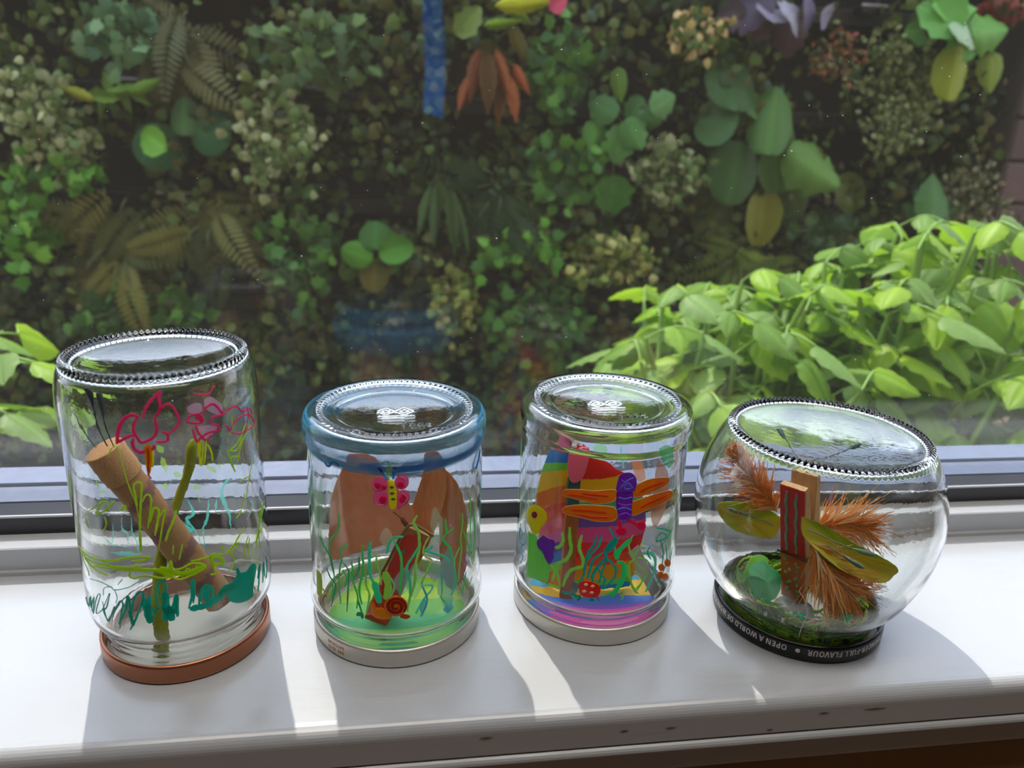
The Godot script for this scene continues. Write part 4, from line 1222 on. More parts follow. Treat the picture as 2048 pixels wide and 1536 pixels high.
	ink(j, "painted_vine", c(184, 236, 16), 0.9, [22.7, 63.9, 28.5, 63.6, 33.4, 63.8, 35.9, 64.2, 42.3, 62.2, 46.5, 61.3, 49, 57.8, 47.7, 54, 44.4, 52])
	ink(j, "painted_vine", c(184, 236, 16), 1.6, [33.3, 62.9, 38.2, 61.9, 41.8, 58.2, 35.3, 59.2, 34, 63.7])
	ink(j, "painted_vine", c(184, 236, 16), 0.9, [34.3, 61, 35.2, 58.2, 35.9, 54.3, 32.8, 54.7])
	ink(j, "painted_vine", c(184, 236, 16), 0.9, [45.2, 62.3, 49.9, 64.3, 53.8, 63.4, 48, 61.3])
	ink(j, "painted_vine", c(184, 236, 16), 0.8, [42.2, 66.4, 42.4, 62.7])
	ink(j, "painted_vine", c(184, 236, 16), 0.8, [48.2, 62.8, 53.4, 66.7, 59.2, 69.9])
	onto = null
	ink(j, "painted_blade", c(176, 222, 44), 0.7, [58.4, 53.7, 57.4, 58.9, 62.2, 64.5])
	ink(j, "painted_blade", c(176, 222, 44), 0.7, [60.4, 53.9, 63, 63.1])
	ink(j, "painted_blade", c(176, 222, 44), 0.7, [68.1, 55.1, 75, 61.5, 82.4, 61.2])
	ink(j, "painted_blade", c(176, 222, 44), 0.7, [67.7, 58.5, 78.5, 61.7])
	ink(j, "painted_blade", c(176, 222, 44), 0.7, [-2.5, 80, -3.2, 72.2])
	ink(j, "painted_reed", c(4, 112, 98), 0.5, [-50.5, 39.3, -49.9, 35.2, -43.6, 42.7, -48.3, 32.5, -39.7, 44.4, -36.4, 45.3, -44, 34.6, -36.3, 38.5, -27.8, 48.8])
	ink(j, "painted_reed", c(4, 112, 98), 0.4, [-61.5, 36.1, -55.3, 33.7, -48.7, 41.5, -49.4, 33.2])
	ink(j, "painted_reed", c(4, 112, 98), 0.8, [-27.3, 48.9, -32.1, 40.6, -35.5, 38.2, -31.9, 34.3, -25.2, 42.6, -29.9, 35.9, -33, 33.5, -35.1, 43])
	ink(j, "painted_reed", c(4, 112, 98), 0.9, [-27.8, 37.9, -22.7, 44, -20.2, 46, -19.1, 44.5, -21.7, 38.4, -24, 31.1])
	ink(j, "painted_reed", c(4, 112, 98), 1.3, [-24, 33.8, -18.3, 41.5, -15, 49.1, -14.9, 41.9, -15.3, 36.1])
	ink(j, "painted_reed", c(4, 112, 98), 1.1, [-14.9, 38.2, -12.2, 46.8, -7.7, 51.6, -5.6, 49.6, -11.6, 38.5, -16.8, 31.6])
	ink(j, "painted_reed", c(4, 112, 98), 2.4, [-5.7, 49, -5.3, 43.9, -4.9, 38.7, -3.4, 36.6, -3.6, 42.8, -2.1, 49.5])
	ink(j, "painted_reed", c(4, 112, 98), 2, [-16.3, 41.7, -14.9, 38.2, -14.3, 34.1])
	ink(j, "painted_reed", c(4, 112, 98), 1, [-2.6, 45.9, -0.4, 41.2, 1.7, 43.7, -2.7, 37.1])
	ink(j, "painted_reed", c(4, 112, 98), 1, [0.9, 54, 2, 45.8, 4.1, 44.1, 6.4, 48.5, 7.3, 54.6, 5.3, 56.8, 3.2, 53.9, 3.6, 48.7])
	ink(j, "painted_reed", c(4, 112, 98), 3, [6.2, 51.1, 6.6, 45.4, 4.8, 36.7])
	ink(j, "painted_reed", c(4, 112, 98), 3.6, [7.4, 43.2, 8.7, 36.2])
	ink(j, "painted_reed", c(4, 112, 98), 2, [12.8, 49.3, 10.9, 43.8, 9.4, 40.9, 7.5, 44.2])
	ink(j, "painted_reed", c(4, 112, 98), 1.5, [13, 48.7, 11.9, 37.9])
	ink(j, "painted_reed", c(4, 112, 98), 3, [4, 43.5, 7.7, 41.1, 11.7, 41.1])
	fill(j, "painted_reed", c(4, 112, 98), 0.3, [35.2, 43.4, 40.2, 46.6, 45.8, 46.2, 50.8, 49.1, 57.4, 47.5, 62.6, 49.2, 67.5, 46, 62.5, 37.1, 60.7, 32.2, 50.2, 33.5, 43.1, 37.4, 40.9, 41.5])
	ink(j, "painted_reed", c(4, 112, 98), 1.2, [18.5, 40.9, 20.9, 46.2, 21.9, 53.3, 23.1, 53.6, 22.7, 48.9, 21.4, 43])
	ink(j, "painted_reed", c(4, 112, 98), 3.2, [19, 40.6, 24.3, 40.2, 30.3, 40.1, 35.5, 41.2, 39.5, 41.4])
	ink(j, "painted_reed", c(4, 112, 98), 1.7, [24.5, 41.7, 27, 47.9, 29.7, 49.8, 32.5, 47.4, 32.6, 43.2, 28.7, 42.2])
	ink(j, "painted_reed", c(4, 112, 98), 2.4, [29.2, 48.4, 29.2, 41.5])
	ink(j, "painted_reed", c(4, 112, 98), 3, [36.4, 43, 42.6, 44.1, 48.4, 43.5])
	ink(j, "painted_reed", c(4, 112, 98), 1.2, [50.5, 46.5, 50.5, 51.9, 52.1, 47])
	ink(j, "painted_reed", c(4, 112, 98), 1.2, [62.2, 47.2, 60.7, 32.2])
	ink(j, "painted_reed", c(4, 112, 98), 1.2, [67.4, 39.3, 71.2, 45.4, 66.8, 32.8])
	ink(j, "painted_reed", c(4, 112, 98), 1.2, [72.9, 34.5, 76.6, 44.1, 76.5, 36.2])
	ink(j, "painted_reed", c(4, 112, 98), 1.4, [81.6, 45.3, 81.5, 38.5, 78.1, 34.3])
	ink(j, "painted_reed", c(70, 150, 150), 0.45, [-45.4, 51.6, -34.3, 53.1, -26.2, 52.2, -23.5, 51.1, -14.9, 53.2, -9.5, 55.6, -5.5, 57.7])
	ink(j, "painted_reed", c(70, 150, 150), 0.4, [-23.5, 51.1, -22.4, 47.7, -24.1, 44.3])
	ink(j, "painted_reed", c(70, 150, 150), 0.4, [-33.3, 46.6, -31.4, 50.7, -24.7, 52.5])
	ink(j, "painted_reed", c(70, 150, 150), 0.4, [-20.8, 54.1, -16.7, 57.6])
	ink(j, "painted_reed", c(84, 186, 176, 200), 2.5, [151.2, 67.8, 159.8, 61.4, 160.8, 54, 156.9, 45.9, 156.5, 36.6], true)
	ink(j, "painted_reed", c(84, 186, 176, 200), 0.8, [192.9, 40.6, 187, 36.9, 183.4, 31.7, 179.6, 20.8], true)
	ink(j, "painted_reed", c(84, 186, 176, 200), 0.8, [177.4, 39.6, 179, 32.1, 178.9, 20.8], true)
	ink(j, "painted_reed", c(84, 186, 176, 200), 2, [187.7, 53.6, 184.6, 44.8, 190, 41.5, 183.8, 34.2], true)
	ink(j, "painted_reed", c(84, 186, 176, 200), 1.6, [135.9, 60.2, 128.9, 56.7, 139.7, 45.4], true)
	ink(j, "painted_reed", c(84, 186, 176, 200), 1.6, [171.9, 53.3, 175, 40.9, 180.2, 34.7], true)
	ink(j, "painted_reed", c(84, 186, 176, 200), 1.2, [165.7, 53.6, 168.4, 44.8], true)
	ink(j, "painted_reed", c(84, 186, 176, 200), 2.5, [192.3, 39.3, 188.7, 35.2, 185.1, 35.5], true)
	ink(j, "painted_reed", c(84, 186, 176, 200), 0.8, [235.5, 53.5, 236, 46.7, 232.6, 43.1, 233.7, 35.1], true)
	ink(j, "painted_reed", c(84, 186, 176, 200), 0.9, [228.1, 51, 228.8, 42.9, 226.3, 34.9, 226.6, 29.6], true)
	ink(j, "painted_reed", c(84, 186, 176, 200), 0.6, [243.2, 52.8, 246.7, 39.1], true)
	ink(j, "painted_reed", c(84, 186, 176, 150), 2, [250.2, 38.9, 237.1, 32.8, 223.9, 28.1], true)
	ink(j, "painted_reed", c(84, 186, 176, 200), 0.5, [254.6, 50, 247.3, 42.9, 230.3, 33.9], true)
	ink(j, "painted_smear", c(176, 220, 80, 150), 3, [201.9, 79.4, 200.6, 74.6, 199.8, 70.4], true)
	ink(j, "painted_smear", c(176, 220, 80, 150), 3, [203.5, 63.4, 198.9, 62.1], true)
	ink(j, "painted_smear", c(176, 220, 80, 150), 3, [195.2, 69.3, 190.1, 67], true)
	ink(j, "painted_smear", c(176, 220, 80, 150), 3, [172.3, 73, 163.6, 69.4], true)
	ink(j, "painted_smear", c(176, 220, 80, 150), 3, [182.7, 59.4, 177.5, 61.1], true)
	ink(j, "painted_smear", c(176, 220, 80, 150), 3, [203.6, 86, 200.3, 81.5], true)
	ink(j, "painted_smear", c(176, 220, 80, 150), 0.6, [181.5, 58.2, 178.8, 50.8], true)
	ink(j, "painted_smear", c(176, 220, 80, 150), 2, [161.3, 74.9, 160.1, 72], true)
	ink(j, "painted_smear", c(176, 220, 80, 150), 1.5, [252.4, 79.6, 251, 74.2], true)
	ink(j, "painted_smear", c(176, 220, 80, 150), 1.5, [251.3, 72.9, 244.5, 70.3], true)

func ink_blue(j: Node3D) -> void:
	onto = part(j, "painted_butterfly")
	fill(j, "painted_wing", c(222, 84, 140), 0.3, [-5.2, 99.3, -7.8, 100.5, -11.4, 100.4, -14.1, 98.5, -14.4, 96.4, -12.6, 94, -9, 93.7, -4.8, 95.5])
	fill(j, "painted_wing", c(222, 84, 140), 0.3, [-0.6, 99.3, 1.5, 101.3, 4.6, 101.8, 7.4, 100.2, 7.7, 97.2, 6.1, 95.2, 3, 94.5, -0.1, 96.3])
	fill(j, "painted_wing", c(222, 84, 140), 0.3, [-12.1, 93.6, -13.8, 90.5, -12.8, 88, -9.7, 86.4, -5.5, 86.9, -4.6, 90, -5.3, 93.4, -9, 93.7])
	fill(j, "painted_wing", c(222, 84, 140), 0.3, [0.9, 93.3, 4.5, 94.4, 7.6, 93, 8.4, 90.3, 7.1, 87.8, 3.9, 86.3, 1.3, 84.7, 0.5, 88.2])
	fill(j, "painted_spot", c(196, 24, 88), 0.55, [-8.5, 96.7, -8.9, 95.8, -9.9, 95.1, -11.1, 95.1, -12.1, 95.6, -12.5, 96.5, -12.1, 97.5, -11.1, 98.1, -9.8, 98.2, -8.8, 97.6])
	fill(j, "painted_spot", c(196, 24, 88), 0.55, [-5.1, 89.9, -5.6, 88.8, -6.8, 88, -8.3, 88, -9.5, 88.7, -9.9, 89.8, -9.4, 91, -8.2, 91.8, -6.7, 91.8, -5.5, 91.1])
	fill(j, "painted_spot", c(196, 24, 88), 0.55, [5.1, 97, 4.6, 96, 3.6, 95.4, 2.3, 95.5, 1.3, 96.1, 0.9, 97.1, 1.3, 98.1, 2.4, 98.7, 3.6, 98.6, 4.6, 98])
	fill(j, "painted_spot", c(196, 24, 88), 0.55, [6.1, 89.6, 5.7, 88.6, 4.6, 88, 3.2, 88.1, 2.2, 88.8, 1.8, 89.9, 2.2, 90.9, 3.3, 91.5, 4.6, 91.4, 5.7, 90.7])
	fill(j, "painted_spot", c(196, 24, 88), 0.55, [-5.2, 95.9, -5.5, 95.1, -6.3, 94.6, -7.4, 94.6, -8.2, 95.1, -8.5, 95.9, -8.2, 96.7, -7.3, 97.2, -6.3, 97.2, -5.5, 96.7])
	fill(j, "painted_spot", c(196, 24, 88), 0.55, [6.4, 91.3, 6.1, 90.7, 5.4, 90.3, 4.6, 90.4, 3.9, 90.8, 3.6, 91.5, 3.9, 92.1, 4.6, 92.5, 5.4, 92.5, 6.1, 92])
	ink(j, "painted_line", c(240, 150, 186), 0.45, [-12, 99.5, -13.6, 96.9, -11.1, 94.5], false, 0.35)
	ink(j, "painted_line", c(240, 150, 186), 0.45, [2.5, 100.9, 6.1, 99.4, 6.1, 96.1], false, 0.35)
	ink(j, "painted_line", c(240, 150, 186), 0.45, [-12.2, 91.4, -11.2, 87.6, -7, 87.3], false, 0.35)
	ink(j, "painted_line", c(240, 150, 186), 0.45, [3.5, 93.2, 6.6, 90.5, 3.9, 87.2], false, 0.35)
	fill(j, "painted_body", c(226, 216, 22), 0.6, [-4.5, 99.1, -1.1, 99.1, -0.1, 95.9, 0.6, 92.5, 0.2, 86, -3.7, 85.9, -4, 93.4])
	fill(j, "painted_dot", c(16, 18, 20), 0.85, [-0.8, 96.1, -1.3, 95.7, -2.2, 95.5, -3.1, 95.7, -3.5, 96.1, -3.1, 96.6, -2.2, 96.8, -1.3, 96.6])
	fill(j, "painted_dot", c(16, 18, 20), 0.85, [-0.7, 93.3, -1.2, 92.8, -2.1, 92.6, -3, 92.8, -3.4, 93.3, -3, 93.8, -2.1, 93.9, -1.1, 93.7])
	fill(j, "painted_dot", c(16, 18, 20), 0.85, [-0.2, 90.3, -0.6, 89.9, -1.5, 89.7, -2.4, 89.9, -2.9, 90.4, -2.4, 90.8, -1.5, 91, -0.6, 90.8])
	ink(j, "painted_antenna", c(40, 140, 210), 1.1, [-5, 99.3, -6.5, 101.4, -7.9, 102.9])
	ink(j, "painted_antenna", c(18, 22, 80), 1.3, [-7.9, 102.9, -8.8, 104.3, -9.5, 105.3])
	ink(j, "painted_antenna", c(40, 140, 210), 1.1, [-1.5, 99.7, -1.1, 101.8, -0.7, 103.5])
	ink(j, "painted_antenna", c(18, 22, 80), 1.5, [-0.6, 104.6, -0.4, 105.4])
	onto = null
	ink(j, "painted_wave", c(20, 100, 140), 1.2, [-47.9, 101.9, -44.3, 100.9, -40.3, 103.9, -36.7, 104.2, -35.4, 102.6])
	ink(j, "painted_wave", c(90, 160, 190, 200), 1.2, [-46.6, 101.8, -40.3, 105.3, -35.6, 105.4])
	ink(j, "painted_drip", c(20, 84, 170), 2.2, [70.2, 100.4, 66.4, 95.7, 61.8, 92.9])
	ink(j, "painted_drip", c(70, 160, 215, 200), 2.4, [62.8, 101.3, 58.1, 96.5, 56.5, 92.9])
	ink(j, "painted_drip", c(90, 160, 190, 200), 2, [-71.6, 98.8, -68.6, 92.6])
	ink(j, "painted_drip", c(190, 190, 60, 190), 2.6, [-73.9, 101.6, -68, 95])
	ink(j, "painted_smear", c(110, 190, 180, 110), 8, [4.6, 55.2, 2.9, 40.9])
	ink(j, "painted_smear", c(110, 190, 180, 110), 8, [10.6, 56.4, 11.1, 37.7])
	ink(j, "painted_smear", c(96, 190, 205, 125), 11, [34.9, 60.6, 33.7, 42.1, 35, 25.2])
	ink(j, "painted_smear", c(130, 200, 190, 100), 8, [25.7, 56.9, 24.5, 44.6])
	ink(j, "painted_smear", c(150, 180, 160, 100), 6, [23.7, 83.5, 25.6, 74.2, 28.2, 63.1])
	ink(j, "painted_smear", c(170, 180, 160, 100), 6, [-6.2, 76, -5.9, 66.2])
	ink(j, "painted_smear", c(60, 170, 200, 190), 6, [36, 30.1, 33.5, 24.8])
	ink(j, "painted_smear", c(70, 170, 200, 190), 3, [17.3, 37.6, 15.5, 28.3])
	ink(j, "painted_smear", c(90, 170, 130, 120), 4, [-63.4, 97.3, -68.3, 80, -69.2, 56.3])
	ink(j, "painted_smear", c(120, 190, 150, 90), 5, [-51.6, 94.1, -55.6, 75.1, -56.6, 56.3])
	ink(j, "painted_smear", c(140, 200, 150, 90), 5, [59.5, 85.1, 62.7, 60.3, 60.6, 41.6])
	ink(j, "painted_smear", c(150, 220, 120, 150), 3, [-3.4, 109.1, -4.2, 99.7])
	ink(j, "painted_seaweed", c(150, 222, 104), 1.4, [12.9, 81.2, 10.5, 77.5, 13.4, 73.1, 14, 69, 14, 64, 11.7, 56.1, 11.1, 46.9, 7.7, 38.1, 6.6, 31.6])
	ink(j, "painted_seaweed", c(170, 222, 108), 0.9, [20.5, 69.3, 17.4, 65.3, 16.5, 61.8, 18.5, 58.7, 22.1, 56.6, 19.1, 51.7, 16.2, 47.1])
	ink(j, "painted_seaweed", c(52, 190, 146), 1.2, [21.7, 64.3, 22, 62.9, 17.9, 62.5, 22.6, 60.2, 29.5, 57.2, 33.6, 54.3, 35, 52])
	ink(j, "painted_seaweed", c(52, 190, 146), 1.3, [4.3, 71.1, 0, 71.1, -3.1, 69.8, -4.8, 67.1, -5.9, 62.6])
	ink(j, "painted_seaweed", c(58, 178, 92), 1.2, [-1.3, 69.1, 1, 65.2, 2.6, 61.5, 3.1, 56.9, 2.4, 47.8, 1.5, 41])
	ink(j, "painted_seaweed", c(52, 190, 146), 1.1, [13.4, 65, 10.1, 60.4, 6.8, 56.6, 6.5, 53, 7.8, 48.2, 8.3, 42.7, 7.7, 37.1])
	ink(j, "painted_seaweed", c(58, 178, 92), 1, [-38.2, 79.2, -36.6, 76.2, -38.8, 69.5, -44.5, 64.3, -46.4, 60.5, -46.8, 55.8, -45.3, 51.6, -43.2, 46.6])
	ink(j, "painted_seaweed", c(34, 128, 84), 0.9, [-56.6, 61.7, -52.6, 58.6, -47.6, 56, -44.5, 51.8, -42.5, 44.4])
	ink(j, "painted_seaweed", c(58, 178, 92), 1, [-30.3, 64.5, -34.3, 62.8, -37.6, 59.7, -36, 56, -37.6, 51.4, -38.8, 43.1, -37.9, 31.6])
	ink(j, "painted_seaweed", c(34, 128, 84), 0.9, [-34.7, 54.4, -31.5, 51.9, -31, 48.8, -33.1, 28.6])
	ink(j, "painted_seaweed", c(58, 178, 92), 1.2, [-21.2, 66.2, -21.1, 60.6, -20.7, 56.1, -21.7, 50.4, -23.8, 41.9, -22.2, 34.6])
	ink(j, "painted_seaweed", c(52, 190, 146), 1.5, [-15.8, 68.6, -16.5, 63.4, -16.7, 57.5, -16.3, 51.1, -13.9, 46.7])
	ink(j, "painted_seaweed", c(150, 222, 104), 0.9, [-14.6, 63.6, -12.4, 61, -12, 56.9, -10.4, 52.4, -9.5, 46.5])
	ink(j, "painted_seaweed", c(34, 128, 84), 1, [-23.5, 59.8, -23.4, 54.3, -24.7, 50.9, -27.8, 47.6])
	ink(j, "painted_seaweed", c(58, 178, 92), 1, [-29, 57, -28, 52.2, -29.1, 48.3, -25.1, 39.3, -25.9, 32])
	ink(j, "painted_seaweed", c(58, 178, 92), 1.2, [31.6, 76, 32, 71.8, 32.7, 68.9, 30.1, 65.9, 32.1, 63.1, 35.7, 59.3, 36.4, 55.3, 38.7, 52.3])
	ink(j, "painted_seaweed", c(58, 178, 92), 1, [38.4, 69.7, 34.8, 68.4, 31.4, 67.9])
	ink(j, "painted_seaweed", c(128, 212, 92), 1, [46.3, 74.9, 46.5, 68.6, 45, 62, 46, 54.6, 44.4, 48, 42.9, 38.8])
	ink(j, "painted_seaweed", c(108, 198, 92), 0.9, [54.4, 80.8, 55.9, 72.4, 55.9, 63, 57.5, 52.7, 59.2, 42.2])
	ink(j, "painted_seaweed", c(58, 178, 92), 0.8, [47.5, 64.9, 51.6, 58.8, 55.1, 52.7, 57.7, 48.7])
	ink(j, "painted_seaweed", c(60, 150, 140), 0.8, [59.8, 70.5, 62.7, 60.3, 61.4, 56])
	ink(j, "painted_seaweed", c(128, 212, 92), 0.8, [44.2, 57.6, 39.5, 52, 40.4, 44.5])
	ink(j, "painted_seaweed", c(36, 184, 146), 1.3, [38.7, 51, 39.6, 45, 38.9, 36.5, 36.7, 33.3])
	ink(j, "painted_seaweed", c(60, 186, 176), 1, [16.2, 44.4, 22.1, 43.2, 22.1, 40.9, 16.7, 36.7, 11.6, 29.9])
	ink(j, "painted_seaweed", c(60, 170, 200), 1, [15.6, 44.5, 19.1, 36.3, 16.1, 29.2, 14.4, 28.1])
	ink(j, "painted_seaweed", c(58, 178, 92), 0.8, [28.9, 48.2, 29.7, 38.4, 29, 34.8, 33.1, 30.1])
	ink(j, "painted_seaweed", c(44, 196, 136), 3.2, [-13.8, 47.8, -12.3, 42.3, -10.8, 36.7])
	ink(j, "painted_seaweed", c(150, 222, 84), 3.4, [-7.2, 53.6, -5.2, 45.4, -6.9, 38.8])
	ink(j, "painted_seaweed", c(120, 200, 150), 1, [-4.5, 50.9, -1.4, 45.3, -4.7, 38.8])
	ink(j, "painted_seaweed", c(58, 178, 92), 0.7, [22.7, 54.4, 16.2, 47.2, 15, 44.6])
	fill(j, "painted_smear", c(130, 160, 30), 0.2, [-64.3, 41.1, -56.8, 41.1, -57.3, 30.2, -64.9, 27.5])
	ink(j, "painted_seaweed", c(58, 178, 92), 1, [-44.3, 41.7, -45.7, 31.6])
	ink(j, "painted_seaweed", c(34, 128, 84), 1, [-50.1, 47.4, -46.7, 43.3, -42, 40.5, -46.7, 27.4])
	ink(j, "painted_seaweed", c(112, 188, 92), 1, [-19.3, 53.7, -19, 44.9, -17.1, 40.5, -19.4, 30.2])
	ink(j, "painted_seaweed", c(34, 128, 84), 1, [-25.1, 37, -22.3, 29.8, -22.1, 27])
	ink(j, "painted_seaweed", c(120, 150, 60), 1, [-56.3, 34, -46.6, 31.3])
	ink(j, "painted_seaweed", c(58, 178, 92), 1, [-35.6, 50.7, -32.4, 46.8, -34.6, 41.5])
	ink(j, "painted_seaweed", c(150, 222, 104), 1, [39.6, 44, 43.9, 30.7])
	ink(j, "painted_seaweed", c(58, 178, 92), 1, [51.1, 41.7, 47.5, 29.3])
	ink(j, "painted_seaweed", c(140, 180, 80), 1, [59.5, 35.2, 54.7, 31.3])
	ink(j, "painted_seaweed", c(20, 96, 70), 2, [-26, 28.2, -22.9, 29.7, -22.1, 27.5])
	onto = part(j, "painted_snail")
	fill(j, "painted_body", c(226, 134, 14), 0.4, [-16.4, 36.8, -14.1, 36.5, -13.6, 33.7, -9.7, 34.4, -5.4, 31.7, -3.3, 28.4, -9.8, 27.8, -14.3, 28.9, -16.5, 31.5])
	ink(j, "painted_feeler", c(150, 60, 10), 1.2, [-10.8, 37, -10.8, 33.9])
	ink(j, "painted_feeler", c(190, 90, 10), 1.4, [-15.2, 37.1, -14.4, 34.4])
	fill(j, "painted_shell", c(222, 110, 16), 0.7, [6.5, 34.7, 5.9, 32.6, 4.3, 30.9, 2, 29.8, -0.8, 29.6, -3.6, 30, -5.8, 31.3, -7.4, 33.1, -7.9, 35.2, -7.3, 37.4, -5.7, 39.2, -3.4, 40.4, -0.7, 40.7, 2.1, 40.2, 4.4, 38.8, 5.9, 36.9])
	ink(j, "painted_shell", c(90, 26, 6), 1.7, [0.4, 35.1, 0.3, 34.6, -0.2, 34, -1.1, 33.8, -2.2, 34.1, -3, 35, -2.9, 36.1, -2.1, 37.1, -0.4, 37.5, 1.3, 37, 2.6, 35.8, 2.7, 34.1, 1.6, 32.6, -0.6, 31.9, -3, 32.3, -4.9, 33.7, -5.5, 35.9, -4.3, 38, -1.7, 39.3, 1.5, 39.1, 4.1, 37.4, 5.3, 34.6, 4.3, 32], false, 0.62)
	fill(j, "painted_body", c(130, 52, 8), 0.5, [1.6, 29.1, 3.3, 30.7, 7.7, 29.5, 7.7, 28.3, 4.9, 27.8])
	onto = null
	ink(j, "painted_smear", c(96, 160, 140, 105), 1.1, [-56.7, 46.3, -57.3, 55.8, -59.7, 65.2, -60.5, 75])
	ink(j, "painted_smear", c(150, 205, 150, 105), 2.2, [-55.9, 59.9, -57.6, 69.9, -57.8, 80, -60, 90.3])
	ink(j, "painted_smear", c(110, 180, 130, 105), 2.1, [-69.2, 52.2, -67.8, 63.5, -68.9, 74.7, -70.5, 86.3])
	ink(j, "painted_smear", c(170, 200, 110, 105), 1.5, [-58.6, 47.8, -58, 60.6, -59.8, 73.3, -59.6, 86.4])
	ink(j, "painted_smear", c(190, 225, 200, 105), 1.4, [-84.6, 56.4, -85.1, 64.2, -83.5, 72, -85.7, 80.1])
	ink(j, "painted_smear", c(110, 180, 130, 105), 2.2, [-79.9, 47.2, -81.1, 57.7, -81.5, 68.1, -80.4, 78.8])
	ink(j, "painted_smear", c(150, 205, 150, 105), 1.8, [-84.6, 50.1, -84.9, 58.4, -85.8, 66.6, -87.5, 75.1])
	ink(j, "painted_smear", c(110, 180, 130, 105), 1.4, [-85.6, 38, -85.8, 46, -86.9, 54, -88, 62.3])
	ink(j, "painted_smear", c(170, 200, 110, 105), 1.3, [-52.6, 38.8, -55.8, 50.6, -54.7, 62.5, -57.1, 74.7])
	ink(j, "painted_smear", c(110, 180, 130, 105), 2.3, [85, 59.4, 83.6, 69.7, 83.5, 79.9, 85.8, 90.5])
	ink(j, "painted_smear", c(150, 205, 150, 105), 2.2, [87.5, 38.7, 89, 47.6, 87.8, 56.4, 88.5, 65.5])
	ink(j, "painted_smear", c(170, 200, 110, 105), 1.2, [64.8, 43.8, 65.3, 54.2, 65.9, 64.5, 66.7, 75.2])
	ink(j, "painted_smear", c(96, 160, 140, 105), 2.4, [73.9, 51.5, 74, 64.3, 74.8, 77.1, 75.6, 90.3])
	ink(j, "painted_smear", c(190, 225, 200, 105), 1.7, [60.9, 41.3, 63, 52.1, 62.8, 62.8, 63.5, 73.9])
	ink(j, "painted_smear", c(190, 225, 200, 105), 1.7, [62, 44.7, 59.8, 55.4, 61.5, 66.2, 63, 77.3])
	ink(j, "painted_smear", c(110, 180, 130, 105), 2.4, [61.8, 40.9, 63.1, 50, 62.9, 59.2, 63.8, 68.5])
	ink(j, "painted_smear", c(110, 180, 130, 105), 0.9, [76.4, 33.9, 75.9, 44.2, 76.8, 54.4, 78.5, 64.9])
	ink(j, "painted_smear", c(150, 205, 150, 105), 2.2, [62, 40, 64, 52.2, 62.6, 64.4, 63.7, 77])

